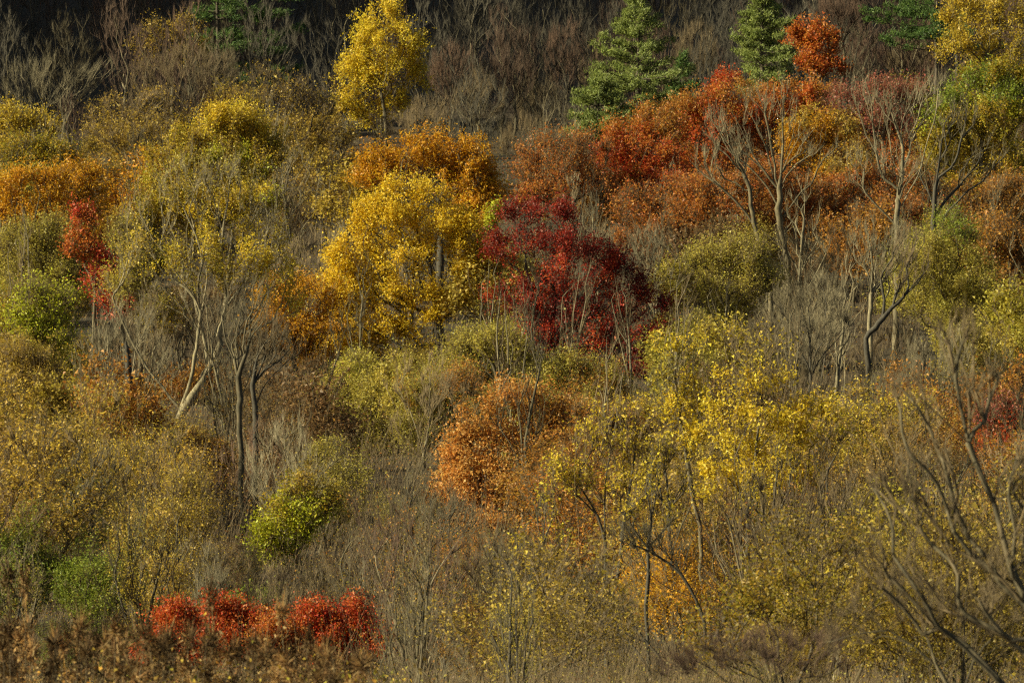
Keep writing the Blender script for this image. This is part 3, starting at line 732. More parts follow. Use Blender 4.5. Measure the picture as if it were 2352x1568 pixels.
tree('forked_tree', 'bare tree with one dark trunk and many upright limbs before the red row', 'tree', 366, 1805,
     [(1640, 290, 35, 55), (1735, 250, 40, 70), (1800, 240, 45, 70), (1880, 330, 50, 50), (1700, 330, 40, 50), (1830, 330, 45, 50)],
     trunk=[(1812, 625), (1794, 524), (1790, 437), (1797, 370), (1797, 285), (1802, 200)],
     limbs=[[(1790, 440), (1777, 420), (1735, 360), (1700, 290), (1670, 240)], [(1785, 430), (1770, 320), (1740, 200)], [(1793, 500), (1840, 440), (1870, 410), (1890, 330), (1895, 290)], [(1796, 380), (1825, 300), (1835, 210)], [(1777, 415), (1755, 330), (1700, 200)]],
     n_att=333, bf=.62, asc=.95, rb=0.2, twig=dict(n=648, len=0.77, r=.009, up=.7, spread=.4, bend=True), bark=M_GREY, twigmat=M_PALE, limb_share=.03)
tree(BT, 'bare tree leaning away to the left of the forked dark trunk', 'tree', 362, 1768,
     [(1645, 290, 30, 40), (1670, 340, 40, 55), (1620, 380, 40, 50), (1710, 350, 35, 50)],
     trunk=[(1771, 655), (1743, 557), (1730, 497), (1723, 447), (1710, 403), (1673, 336), (1646, 286), (1640, 240)],
     limbs=[[(1723, 450), (1690, 420), (1640, 400), (1610, 380)], [(1712, 405), (1700, 330), (1690, 260)]],
     n_att=222, bf=.62, asc=.95, rb=0.16, twig=dict(n=504, len=0.77, r=.009, up=.6, spread=.4, bend=True), bark=M_GREY, twigmat=M_PALE)
tree(BT, 'tall pale bare tree with several stems right of the forked one', 'tree', 358, 2058,
     [(1985, 200, 40, 50), (2010, 270, 50, 70), (2130, 230, 45, 60), (2070, 260, 50, 70), (2060, 370, 80, 60), (2150, 180, 30, 40), (1960, 380, 35, 50)],
     trunk=[(2060, 560), (2059, 504), (2063, 437), (2026, 403), (2009, 336), (2002, 235), (1985, 185)],
     limbs=[[(2062, 484), (2100, 420), (2126, 336), (2147, 269), (2153, 168)], [(2061, 470), (2075, 380), (2070, 270), (2085, 200)], [(2026, 410), (1985, 360), (1950, 320)], [(2010, 340), (2030, 260), (2035, 190)], [(2060, 520), (2010, 470), (1970, 420)]],
     n_att=425, bf=.62, asc=.95, rb=0.2, twig=dict(n=936, len=0.77, r=.009, up=.65, spread=.4, bend=True), bark=M_PALE, twigmat=M_PALE, limb_share=.03)
tree(BT, 'dark-stemmed bare tree in front of the big green-gold oak', 'tree', 362, 2144,
     [(2220, 270, 40, 50), (2180, 300, 45, 60), (2270, 350, 45, 45), (2240, 400, 50, 40), (2130, 390, 35, 40)],
     trunk=[(2144, 580), (2143, 497), (2150, 420), (2184, 386), (2210, 319), (2221, 240)], limbs=[[(2184, 386), (2250, 350), (2290, 330)], [(2150, 430), (2160, 340), (2165, 260)]],
     n_att=243, bf=.62, asc=.95, rb=0.192, twig=dict(n=540, len=0.77, r=.009, up=.6, spread=.45, bend=True), bark=M_DARK, twigmat=M_GREY)
tree(BT, 'pale thin-trunked tree standing below the tall pale bare tree', 'tree', 330, 1999,
     [(1985, 560, 40, 50), (2060, 560, 40, 50), (2020, 600, 50, 50)], trunk=[(1999, 800), (1999, 759), (2002, 651), (1999, 567), (1985, 500)], limbs=[[(2002, 670), (2040, 600), (2050, 540)], [(2000, 600), (1970, 560), (1945, 530)]],
     n_att=297, bf=.62, asc=.95, rb=0.136, twig=dict(n=960, len=0.72, r=.009, up=.6, spread=.4, bend=True), bark=M_PALE, twigmat=M_PALE)
tree(BT, 'leaning dark trunk with upright shoots, right of the pale thin-trunked tree', 'tree', 322, 1999,
     [(2110, 610, 40, 40), (2060, 620, 50, 50), (2090, 560, 45, 40)], trunk=[(1992, 775), (1999, 759), (2039, 719), (2086, 668), (2133, 612)], limbs=[[(2060, 700), (2050, 640), (2030, 600)], [(2086, 668), (2080, 600), (2072, 550)]],
     n_att=256, bf=.62, asc=.95, rb=0.152, twig=dict(n=900, len=0.68, r=.009, up=.6, spread=.4, bend=True), bark=M_DARK, twigmat=M_BROWN)
tree(BT, 'dark twiggy tree right of the bright yellow poplar', 'tree', 300, 1861,
     [(1820, 700, 55, 50), (1890, 690, 60, 55), (1850, 770, 60, 45), (1930, 760, 45, 45)], trunk=[(1861, 900), (1861, 840), (1858, 760), (1830, 690)], limbs=[[(1860, 800), (1900, 730), (1920, 680)]],
     n_att=445, bf=.62, asc=.95, rb=0.104, twig=dict(n=1800, len=0.64, r=.0095, up=.4, bend=True), bark=M_DARK, twigmat=M_GREY)
for lab, y, bx, blobs, pal, nl in [
        ('pale olive feathery tree behind the yellow poplar', 349, 1665, [(1640, 615, 50, 46), (1710, 600, 60, 50), (1670, 675, 72, 46), (1740, 655, 50, 42, .8)], 'olive', 9500),
        ('wide olive-green tree on the right below the green-gold oak', 334, 2180, [(2180, 560, 70, 45), (2120, 630, 70, 50), (2210, 640, 90, 60), (2260, 710, 60, 50), (2150, 720, 85, 50), (2280, 780, 50, 40, .8, 'green')], 'olive', 19000),
        ('rust-brown tree at the right edge beside the olive one', 346, 2300, [(2290, 560, 50, 45), (2320, 620, 50, 55), (2260, 560, 35, 35, .6), (2330, 700, 40, 50, .6)], 'rust', 8000),
        ('olive hazy tree left of the scarlet maple', 344, 90, [(60, 570, 65, 45), (120, 560, 50, 40), (90, 630, 80, 45, .7), (160, 640, 50, 45, .8)], 'olive', 10000),
        ('olive hazy tree between the scarlet maple and the big bare tree', 330, 320, [(290, 560, 45, 45, 1, 'goldgreen'), (330, 620, 55, 50, .8), (360, 730, 45, 45, .9), (300, 680, 40, 40, .5)], 'olive', 8000),
        ('bright lime-yellow sapling at the left below the olive tree', 302, 100, [(80, 690, 45, 42), (130, 710, 42, 42), (50, 760, 45, 42), (110, 780, 60, 45, .8), (110, 840, 50, 35, .4)], 'lime', 7500),
        ('orange-brown tree at the left edge under the lime sapling', 292, 50, [(40, 830, 50, 45), (90, 880, 55, 50), (30, 930, 60, 55), (100, 970, 55, 50, .8)], 'goldbrown', 9500),
        ('rust-coloured bushy tree under the leaning forked trunk', 330, 460, [(470, 900, 60, 40), (420, 940, 50, 40), (510, 940, 50, 45), (450, 1000, 70, 45), (390, 900, 35, 35, .8, 'goldbrown')], 'rust', 11000),
        ('gold-brown tree in front of the rust-coloured bushy one', 272, 400, [(370, 1010, 60, 45), (440, 1050, 60, 45), (340, 1080, 55, 45, .8), (500, 1090, 40, 50, .7, 'goldgreen')], 'goldbrown', 9500),
        ('olive-gold domed bush left of the slim forked bare tree', 258, 340, [(310, 1110, 60, 42), (370, 1120, 60, 45), (340, 1180, 90, 45, .8), (270, 1170, 40, 40, .8)], 'goldbrown', 9500),
        ('gold-leaved sapling behind the lopped pollard at the left', 262, 150, [(130, 1050, 50, 45), (190, 1090, 45, 40), (110, 1120, 50, 50, .8), (60, 1080, 50, 60, .7)], 'gold', 6000),
        ('broad olive-green shrub below the yellow maple', 306, 820, [(770, 930, 52, 42), (850, 920, 56, 40), (820, 985, 90, 58), (740, 1010, 50, 55, .8), (880, 1010, 60, 55), (820, 1080, 80, 45, .8)], 'olive', 21000),
        ('olive-green shrub between the two maples', 314, 1100, [(1075, 815, 42, 34), (1120, 815, 46, 36), (1155, 790, 32, 30, .7), (1080, 870, 65, 38, .8)], 'olive', 9500),
        ('low olive shrub with orange sprigs right of the broad olive one', 296, 1010, [(970, 920, 55, 40), (1040, 900, 60, 36), (1000, 980, 75, 48, .9), (1060, 880, 30, 25, .8, 'orange'), (960, 1010, 40, 40, .5, 'rust')], 'olive', 13000),
        ('olive and rust domed shrub beneath the crimson maple', 300, 1330, [(1300, 865, 75, 30, .8, 'rust'), (1380, 885, 55, 32), (1240, 885, 55, 30, .8, 'rust'), (1320, 920, 95, 36), (1400, 935, 55, 32, .8)], 'olive', 15000),
        ('gold-rust tree thin in leaf right of the peach-orange oak', 268, 1390, [(1360, 990, 65, 50), (1440, 1010, 55, 45, .8), (1400, 1080, 80, 55, .7)], 'rust', 6500),
        ('yellow-green thin sapling right of the yellow poplar', 256, 2010, [(1950, 990, 40, 40), (2030, 970, 42, 42), (2100, 960, 55, 40), (2000, 1050, 70, 45, .7)], 'lemon', 4200),
        ('red and rust bush at the right edge', 262, 2330, [(2290, 970, 45, 36), (2335, 990, 40, 45), (2300, 1040, 60, 40, .8, 'mauve')], 'red', 6500),
        ('red-brown hazy bush behind the blurred tree on the right', 270, 2130, [(2090, 985, 55, 36), (2170, 1000, 55, 40), (2130, 1060, 80, 45, .7)], 'rust', 6500),
        ('orange-gold bush low behind the crooked poplar trunks', 232, 1560, [(1500, 1360, 55, 45), (1570, 1350, 60, 45), (1530, 1420, 75, 48), (1620, 1400, 40, 40)], 'amber', 10000),
        ('yellow-green bush low on the right of the crooked poplar trunks', 226, 1850, [(1830, 1260, 55, 42), (1890, 1290, 50, 42, .8, 'amber'), (1850, 1350, 60, 45, .7, 'lime')], 'goldgreen', 4500),
        ('gold-brown thin tree behind the crooked poplar trunks', 244, 1780, [(1740, 1120, 65, 55), (1820, 1110, 70, 60), (1780, 1200, 90, 55, .8)], 'goldbrown', 7500),
        ('brown-gold hazy tree between the peach-orange oak and the poplar', 246, 1500, [(1470, 1130, 70, 55), (1550, 1150, 60, 55), (1500, 1220, 85, 50, .8)], 'goldbrown', 7000)]:
    first = next(w for w in lab.replace('-', ' ').split() if w in ('tree', 'shrub', 'bush', 'sapling'))
    nm = {'tree': 'leafy_tree', 'shrub': 'shrub', 'bush': 'shrub', 'sapling': 'sapling'}[first]
    ct = {'shrub': 'shrub', 'sapling': 'sapling', 'leafy_tree': 'tree'}[nm]
    q = y / 300.0
    tree(nm, lab, ct, y, bx, blobs, n_att=360 if len(blobs) > 3 else 280, bf=0.42, rb=.09 + .05 * q, twig=dict(n=3200, len=.75 * q, r=.0105, up=.5, spread=.55),
         leaf=dict(n=int(nl * (1.35 if pal in ('olive', 'goldbrown') else 1.0)), size=.115 * q if pal in ('olive', 'goldbrown') else .15 * q, pal=pal, jit=.2), bark=M_GREY, twigmat=M_BROWN)
tree('oak_tree', 'peach-orange leafy oak in the lower middle of the wood', 'tree', 268, 1150,
     [(1180, 930, 70, 36), (1100, 980, 60, 45), (1240, 970, 60, 42, .8), (1060, 1050, 48, 50), (1160, 1040, 85, 50), (1110, 1120, 80, 48, 1), (1180, 1150, 60, 42, .9), (1040, 1150, 45, 40, .8), (1260, 1050, 75, 60, .7), (1020, 1210, 50, 40, .7), (1130, 1220, 90, 45, .7, 'rust'), (1300, 960, 60, 45, .6), (1330, 1050, 60, 60, .5, 'rust'), (1060, 1100, 55, 50)],
     trunk=[(1168, 1300), (1185, 1200), (1185, 1120), (1190, 1040), (1180, 970)], limbs=[[(1185, 1150), (1130, 1060), (1105, 980)], [(1185, 1120), (1240, 1040), (1260, 980)], [(1180, 1200), (1100, 1150), (1050, 1080)]],
     n_att=620, bf=0.42, rb=.17, twig=dict(n=4200, len=.7, r=.01), leaf=dict(n=30000, size=.15, pal='peach', jit=.18), bark=M_GREY, twigmat=M_BROWN)
tree('forked_shrub', 'short thick forked grey trunk topped by olive leaves above the peach oak', 'tree', 300, 1150,
     [(1120, 800, 40, 30), (1170, 800, 40, 35), (1190, 830, 35, 30, .4)], trunk=[(1151, 920), (1146, 890), (1141, 860), (1132, 830), (1120, 790)], limbs=[[(1151, 915), (1156, 880), (1165, 820)], [(1148, 890), (1150, 860), (1145, 815)]],
     n_att=130, rb=.17, twig=dict(n=900, len=.6), leaf=dict(n=3000, size=.15, pal='olive', jit=.16), bark=M_GREY, twigmat=M_BROWN, limb_share=.1)

# ------------------------------------------------------------------ the front of the wood
tree('poplar_tree', 'bright yellow poplar with crooked leaning trunk, lower right', 'tree', 184, 1640,
     [(1690, 780, 42, 32), (1760, 770, 50, 32), (1815, 790, 42, 36), (1740, 840, 95, 42), (1690, 890, 80, 42), (1790, 890, 75, 40, .9), (1660, 950, 70, 40), (1760, 960, 90, 45, .9), (1860, 940, 65, 42), (1910, 990, 55, 40, .9), (1830, 1020, 75, 40, .7), (1700, 1030, 70, 40, .6), (1760, 1100, 90, 50, .15), (1850, 1120, 70, 50, .15), (1650, 1110, 60, 50, .12)],
     trunk=[(1632, 1477), (1663, 1423), (1693, 1355), (1706, 1322), (1723, 1171), (1733, 1071), (1745, 960), (1750, 880)],
     limbs=[[(1696, 1339), (1698, 1222), (1695, 1121), (1683, 1054), (1690, 950), (1700, 850)], [(1728, 1130), (1780, 1040), (1830, 950)], [(1720, 1180), (1800, 1100), (1880, 1010)], [(1735, 1050), (1790, 950), (1810, 850)]],
     n_att=620, bf=.6, asc=.9, rb=.088, twig=dict(n=1500, len=.42, r=.006, up=.6, bend=True), leaf=dict(n=6800, size=.125, pal='lemon', jit=.11, up=.5), bark=M_DARK, twigmat=M_BROWN, shell=.3)
tree('poplar_tree', 'thinner yellow poplar leaning left beside the bright one', 'tree', 187, 1620,
     [(1530, 800, 36, 30), (1590, 800, 36, 30), (1550, 850, 55, 36), (1500, 870, 26, 26), (1600, 900, 45, 42, .7), (1560, 940, 50, 40, .35, 'olive'), (1590, 1010, 50, 45, .4)],
     trunk=[(1634, 1462), (1619, 1390), (1612, 1272), (1599, 1155), (1582, 1087), (1570, 1000), (1555, 900), (1550, 830)], limbs=[[(1578, 1060), (1610, 970), (1600, 860)], [(1572, 1010), (1530, 950), (1510, 880)]],
     n_att=260, bf=.6, asc=.9, rb=.075, twig=dict(n=700, len=.42, r=.006, up=.6, bend=True), leaf=dict(n=2200, size=.125, pal='lemon', jit=.11, up=.5), bark=M_GREY, twigmat=M_GREY, shell=.3)
tree('poplar_tree', 'sparse yellow-flecked tree with three straight stems', 'tree', 178, 1395,
     [(1390, 960, 60, 36, .8), (1470, 950, 50, 32, .8), (1330, 1010, 50, 40, .6), (1430, 1040, 75, 45, .6), (1330, 1110, 50, 50, .5), (1450, 1130, 70, 50, .5), (1280, 1100, 40, 50, .35), (1510, 1060, 40, 50, .5)],
     trunk=[(1396, 1530), (1395, 1511), (1389, 1411), (1416, 1360), (1423, 1276), (1433, 1192), (1453, 1041), (1460, 960)],
     limbs=[[(1390, 1480), (1359, 1411), (1335, 1310), (1322, 1175), (1325, 1041), (1320, 990)], [(1389, 1411), (1389, 1310), (1395, 1170), (1390, 1000)], [(1416, 1360), (1470, 1280), (1520, 1190), (1540, 1100)], [(1335, 1310), (1290, 1220), (1265, 1120)]],
     n_att=420, bf=.6, asc=.9, rb=.085, twig=dict(n=2600, len=.5, r=.006, up=.6, bend=True), leaf=dict(n=2400, size=.115, pal='lemon', jit=.09), bark=M_DARK, twigmat=M_BROWN, shell=.2, limb_share=.03)
tree(BT, 'slender grey tree with two stems right of the crooked poplar', 'tree', 188, 1797,
     [(1730, 1160, 40, 50), (1810, 1150, 40, 60), (1770, 1220, 45, 45)], trunk=[(1797, 1474), (1797, 1440), (1777, 1373), (1757, 1306), (1730, 1200), (1715, 1130)], limbs=[[(1798, 1430), (1803, 1330), (1805, 1200), (1800, 1080)]],
     n_att=243, bf=.62, asc=.95, rb=0.072, twig=dict(n=780, len=0.51, r=.007, up=.6, spread=.4, bend=True), leaf=dict(n=350, size=.12, pal='lemon', jit=.08), bark=M_PALE, twigmat=M_PALE)
for lab, y, bx, tr, lb, bl in [
        ('tall dark slim stem close left of the thinner yellow poplar', 181, 1572, [(1572, 1500), (1556, 1380), (1540, 1240), (1528, 1100), (1520, 1000)], [[(1545, 1280), (1570, 1180), (1580, 1090)], [(1535, 1180), (1500, 1110), (1490, 1040)]], [(1520, 1050, 36, 50), (1575, 1110, 30, 45), (1495, 1080, 26, 40)]),
        ('tall dark slim stem just right of the bright yellow poplar trunk', 183, 1742, [(1742, 1500), (1752, 1390), (1764, 1250), (1782, 1120), (1790, 1000)], [[(1758, 1320), (1730, 1220), (1722, 1130)], [(1770, 1210), (1815, 1120), (1830, 1040)]], [(1790, 1050, 36, 50), (1725, 1150, 28, 45), (1825, 1080, 28, 40)]),
        ('dark double-stemmed bare tree at the bottom between the two yellow-leaved groups', 174, 1490, [(1490, 1530), (1484, 1420), (1490, 1290), (1500, 1170), (1498, 1080)], [[(1488, 1500), (1460, 1380), (1450, 1260), (1440, 1150)], [(1492, 1300), (1525, 1220), (1540, 1150)]], [(1500, 1110, 32, 45), (1445, 1190, 30, 45), (1535, 1190, 26, 36)]),
        ('dark slim bare tree rising from the bottom edge left of the yellow-flecked tree', 170, 1250, [(1250, 1550), (1246, 1450), (1256, 1330), (1250, 1230), (1258, 1150)], [[(1250, 1420), (1215, 1320), (1205, 1240)], [(1254, 1350), (1290, 1270), (1300, 1210)]], [(1255, 1180, 34, 45), (1210, 1270, 28, 40), (1298, 1240, 26, 36)])]:
    tree(BT, lab, 'tree', y, bx, bl, trunk=tr, limbs=lb, n_att=110, bf=.62, asc=.95, rb=.062, twig=dict(n=420, len=.45, r=.006, up=.6, spread=.4, bend=True),
         leaf=dict(n=240, size=.12, pal='lemon', jit=.08), bark=M_DARK, twigmat=M_GREY)
tree(BT, 'dark slanting leafless tree crossing the brush under the yellow-flecked tree', 'tree', 168, 1504,
     [(1330, 1360, 45, 40), (1420, 1400, 45, 40), (1370, 1330, 45, 35)], trunk=[(1530, 1540), (1503, 1488), (1402, 1434), (1318, 1377), (1270, 1340)], limbs=[[(1450, 1460), (1420, 1400), (1400, 1330)]],
     n_att=202, bf=.62, asc=.95, rb=.055, twig=dict(n=540, len=0.51, r=.007, up=.5, spread=.4, bend=True), bark=M_DARK, twigmat=M_GREY)
tree(BT, 'arching dark bare limb low between the poplar stems', 'tree', 172, 1590,
     [(1470, 1240, 45, 35), (1540, 1260, 50, 40), (1430, 1230, 35, 30)], trunk=[(1620, 1480), (1605, 1390), (1564, 1316), (1510, 1280), (1453, 1250)], limbs=[[(1590, 1370), (1540, 1350), (1480, 1390)]],
     n_att=202, bf=.62, asc=.95, rb=.05, twig=dict(n=540, len=0.51, r=.007, up=.5, spread=.4, bend=True), bark=M_DARK, twigmat=M_GREY)
tree(BT, 'small dark bare tree with twin trunks left of the peach-orange oak', 'tree', 224, 975,
     [(955, 1110, 35, 40), (1020, 1160, 45, 40), (920, 1160, 30, 40)], trunk=[(970, 1345), (969, 1326), (955, 1249), (942, 1192), (952, 1101), (965, 1060)], limbs=[[(975, 1330), (974, 1260), (970, 1180), (975, 1110)], [(960, 1270), (990, 1240), (1030, 1175), (1060, 1150)]],
     n_att=229, bf=.62, asc=.95, rb=0.08, twig=dict(n=660, len=0.51, r=.007, up=.5, spread=.4, bend=True), bark=M_DARK, twigmat=M_GREY)
tree(BT, 'thin dark bare tree leaning right under the peach-orange oak', 'tree', 216, 1000,
     [(1040, 1180, 45, 40), (1080, 1200, 40, 40)], trunk=[(998, 1360), (999, 1310), (1009, 1259), (1030, 1175), (1050, 1130)], limbs=[[(1005, 1265), (1050, 1235), (1090, 1195)]],
     n_att=162, bf=.62, asc=.95, rb=0.064, twig=dict(n=420, len=0.51, r=.007, up=.5, spread=.4, bend=True), bark=M_DARK, twigmat=M_GREY)
tree('pollard_tree', 'lopped dark trunk with a crown of upright shoots, lower left', 'tree', 232, 213,
     [(190, 1060, 30, 40), (240, 1060, 36, 45), (150, 1110, 30, 35), (270, 1100, 30, 40)], trunk=[(216, 1310), (213, 1270), (208, 1216), (206, 1188), (204, 1175)],
     limbs=[[(206, 1185), (208, 1108), (235, 1060), (248, 1020)], [(205, 1183), (195, 1108), (185, 1041), (180, 1000)], [(205, 1186), (165, 1140), (135, 1075), (125, 1030)], [(207, 1186), (250, 1140), (285, 1060)], [(205, 1183), (205, 1110), (210, 1040)], [(206, 1186), (185, 1150), (150, 1120)]],
     n_att=256, bf=.62, asc=.95, rb=0.12, twig=dict(n=780, len=0.51, r=.007, up=.6, spread=.35, bend=True), bark=M_DARK, twigmat=M_GREY, limb_share=.03)
tree(BT, 'leaning dark trunk slanting up to the lopped pollard', 'tree', 226, 101,
     [(215, 1130, 35, 40), (180, 1150, 35, 40)], trunk=[(101, 1468), (131, 1310), (155, 1260), (180, 1215), (200, 1180), (215, 1130)], limbs=[[(131, 1310), (140, 1240), (125, 1170)], [(160, 1250), (175, 1180), (172, 1120)]],
     n_att=162, bf=.62, asc=.95, rb=0.08, twig=dict(n=420, len=0.51, r=.007, up=.6, spread=.4, bend=True), bark=M_DARK, twigmat=M_GREY)
tree(BT, 'crooked small bare tree right of the lopped pollard', 'tree', 236, 320,
     [(320, 1180, 45, 35), (380, 1190, 40, 35), (300, 1220, 35, 30)], trunk=[(314, 1315), (325, 1280), (349, 1233), (338, 1200), (325, 1165)], limbs=[[(345, 1235), (375, 1200), (400, 1170)], [(340, 1240), (300, 1210), (285, 1180)]],
     n_att=229, bf=.62, asc=.95, rb=0.08, twig=dict(n=720, len=0.47, r=.007, up=.4, bend=True), bark=M_GREY, twigmat=M_GREY)
tree('lime_bush', 'bright lime-yellow bush in the lower left middle', 'shrub', 232, 690,
     [(702, 1118, 24, 24), (685, 1150, 40, 32), (735, 1160, 36, 26), (650, 1190, 36, 30), (705, 1195, 50, 30, .8), (765, 1165, 24, 20, .8), (620, 1225, 28, 26, .9, 'goldgreen'), (670, 1235, 45, 28, .6, 'goldgreen'), (605, 1265, 24, 22, .7, 'gold'), (640, 1280, 40, 26, .4, 'goldbrown')],
     n_att=300, bf=.5, rb=.10, gather=.85, twig=dict(n=1500, len=.62, r=.008, up=.5), leaf=dict(n=6800, size=.135, pal='lime', jit=.2), bark=M_GREY, twigmat=M_BROWN)
for lab, y, bx, blobs, pal, nl in [
        ('green bush at the lower left under the pollard', 206, 220, [(180, 1340, 60, 36), (250, 1330, 60, 36), (210, 1380, 90, 42), (290, 1350, 30, 30, .7)], 'green', 9500),
        ('green sprawling bush at the left edge', 210, 40, [(30, 1290, 45, 42), (80, 1340, 50, 42), (30, 1380, 50, 45)], 'green', 6500),
        ('small dull green bush right of the lower left green bush', 196, 570, [(560, 1400, 45, 25), (510, 1420, 35, 25, .7), (600, 1390, 30, 25, .6)], 'green', 1800),
        ('scarlet sumac bush, leftmost of the red ones at the bottom', 166, 400, [(402, 1418, 26, 18), (385, 1446, 34, 20), (430, 1441, 30, 22, .8), (362, 1478, 26, 20), (410, 1481, 44, 24), (455, 1476, 34, 26), (350, 1511, 30, 18), (440, 1511, 50, 18)], 'red', 8500),
        ('scarlet sumac bush with tall middle, second from the left', 168, 510, [(498, 1406, 24, 16), (535, 1414, 26, 16), (500, 1441, 36, 24), (555, 1438, 34, 22), (480, 1476, 36, 26), (535, 1476, 50, 26), (595, 1466, 36, 24), (520, 1511, 60, 18), (588, 1431, 16, 14, .7)], 'red', 11000),
        ('low scarlet sumac bush between the two bigger red ones', 167, 630, [(636, 1446, 22, 16), (620, 1471, 32, 20), (660, 1478, 30, 20), (605, 1501, 36, 18), (655, 1506, 40, 18)], 'redorange', 5500),
        ('wide scarlet sumac bush, rightmost of the red ones', 170, 770, [(715, 1421, 28, 16), (765, 1418, 30, 18), (818, 1414, 26, 18), (700, 1451, 32, 24), (755, 1451, 44, 24), (810, 1448, 40, 24), (690, 1486, 30, 24), (740, 1488, 46, 24), (800, 1486, 50, 26, .9, 'crimsonlit'), (855, 1466, 34, 22, .9, 'crimsonlit'), (886, 1458, 18, 14, .8, 'crimsonlit'), (850, 1501, 40, 20, .6), (800, 1526, 60, 18, .6), (730, 1521, 50, 16, .8)], 'red', 15000)]:
    q = y / 200.0
    tree('sumac_bush' if 'sumac' in lab else 'shrub', lab, 'shrub', y, bx, blobs, n_att=260, bf=0.45, rb=.05, rmin=.007, twig=dict(n=1100, len=.5, r=.006, up=.6),
         leaf=dict(n=nl, size=.105 * q, pal=pal, jit=.10, slim=.5) if False else dict(n=int(nl * 1.2), size=.11 * q, pal=pal, jit=.13), bark=M_GREY, twigmat=M_BROWN, gather=.9)

# the near bare tree, out of focus at the right; its foot is beside the frame
tree(BT, 'blurred near bare tree reaching in from the right edge', 'tree', 62, 2440,
     [(2200, 760, 60, 60), (2080, 900, 60, 60), (2130, 1050, 80, 60), (2270, 900, 60, 70), (2060, 1130, 70, 70), (2180, 1200, 80, 70), (2060, 1320, 70, 60), (2250, 1330, 80, 70), (2330, 1100, 60, 80), (2000, 1280, 50, 60), (2330, 1250, 60, 70), (2150, 1420, 90, 50)],
     trunk=[(2440, 1760), (2420, 1560), (2380, 1430), (2346, 1357), (2300, 1243), (2250, 1075), (2234, 1041), (2200, 880), (2183, 819), (2133, 729)],
     limbs=[[(2250, 1075), (2244, 1041), (2284, 886), (2318, 803)], [(2236, 1045), (2200, 1031), (2147, 940), (2066, 876)], [(2400, 1450), (2352, 1343), (2250, 1303), (2166, 1229), (2133, 1192), (2092, 1115), (2066, 1041), (2000, 930)], [(2410, 1520), (2352, 1475), (2260, 1434), (2160, 1387), (2086, 1344), (2020, 1250)], [(2215, 930), (2215, 830), (2225, 740)]],
     n_att=567, bf=.62, asc=.95, rb=0.06, rmin=.0028, step=.3, expo=.36, twig=dict(n=1920, len=0.24, r=.0026, up=.5, spread=.6, bend=True), bark=M_GREY, twigmat=M_BROWN, limb_share=.02, max_limbs=10)
tree('bare_shrub', 'blurred near thicket of brown twigs at the bottom right', 'shrub', 74, 2150,
     [(2020, 1400, 80, 90), (2120, 1350, 80, 110), (2230, 1400, 80, 110), (1940, 1470, 60, 70), (2300, 1420, 60, 100)],
     trunk=[(2200, 1600), (2193, 1565), (2133, 1508), (2059, 1454), (1998, 1449), (1914, 1478)], limbs=[[(2193, 1565), (2200, 1450), (2230, 1330)], [(2180, 1550), (2110, 1440), (2080, 1330)], [(2200, 1580), (2270, 1450), (2320, 1340)]],
     n_att=420, bf=.5, asc=.6, rb=.03, rmin=.0026, step=.3, twig=dict(n=2600, len=.26, r=.0022, up=.7, spread=.5, bend=True), bark=M_GREY, twigmat=M_BROWN)
tree('bare_shrub', 'blurred low russet twig bush at the bottom edge right of the middle', 'shrub', 84, 1800,
     [(1650, 1510, 80, 50), (1760, 1500, 90, 60), (1880, 1510, 70, 60), (1560, 1540, 60, 36)],
     n_att=330, bf=.4, asc=.7, rb=.02, rmin=.0026, step=.3, twig=dict(n=2600, len=.26, r=.0024, up=.8, spread=.5, bend=True), bark=M_GREY, twigmat=M_RUSSET)
# ------------------------------------------------------------------ the many trees in between: a few kinds, copied one by one
def kind_meshes(seed, H, R, leaf=None, pal=None, nl=0, fan=.7, n_att=190, tw=1200, bark=M_GREY, twm=M_BROWN, up=.6, size=.17, stems=1, twr=.009, asc=.9, tri=False, rbf=.0125, rmin=.009):
    rng = np.random.default_rng(seed)
    crown = [dict(c=np.array([rng.normal() * R * .3, rng.normal() * R * .3, H * f]), r=np.array([R * g, R * g, H * .2]), w=g, leaf=lf)
             for f, g, lf in [(.82, .55, 1), (.7, .85, 1), (.55, .9, .7), (.42, .7, .35)]]
    tr = [np.zeros(3), np.array([rng.normal() * .12, rng.normal() * .12, H * .2]), np.array([rng.normal() * .3, rng.normal() * .3, H * .45]), np.array([rng.normal() * .45, rng.normal() * .45, H * fan])]
    lim = []
    for i in range(stems - 1):
        az = rng.uniform(0, 6.28); d = np.array([math.cos(az), math.sin(az), 0])
        lim.append([np.array([0, 0, .3]), d * R * .25 + np.array([0, 0, H * .3]), d * R * .6 + np.array([0, 0, H * .75])])
    return make_tree(rng, crown, tr, lim, n_att=n_att, bf=.6, asc=asc, tri=tri, rb=rbf * H, rmin=rmin, twig=dict(n=tw, len=.7, r=twr, up=up, spread=.45, bend=False),
                     leaf=dict(n=nl, size=size, pal=pal, jit=.17) if nl else None, bark=bark, twigmat=twm, max_limbs=3, limb_share=.12)

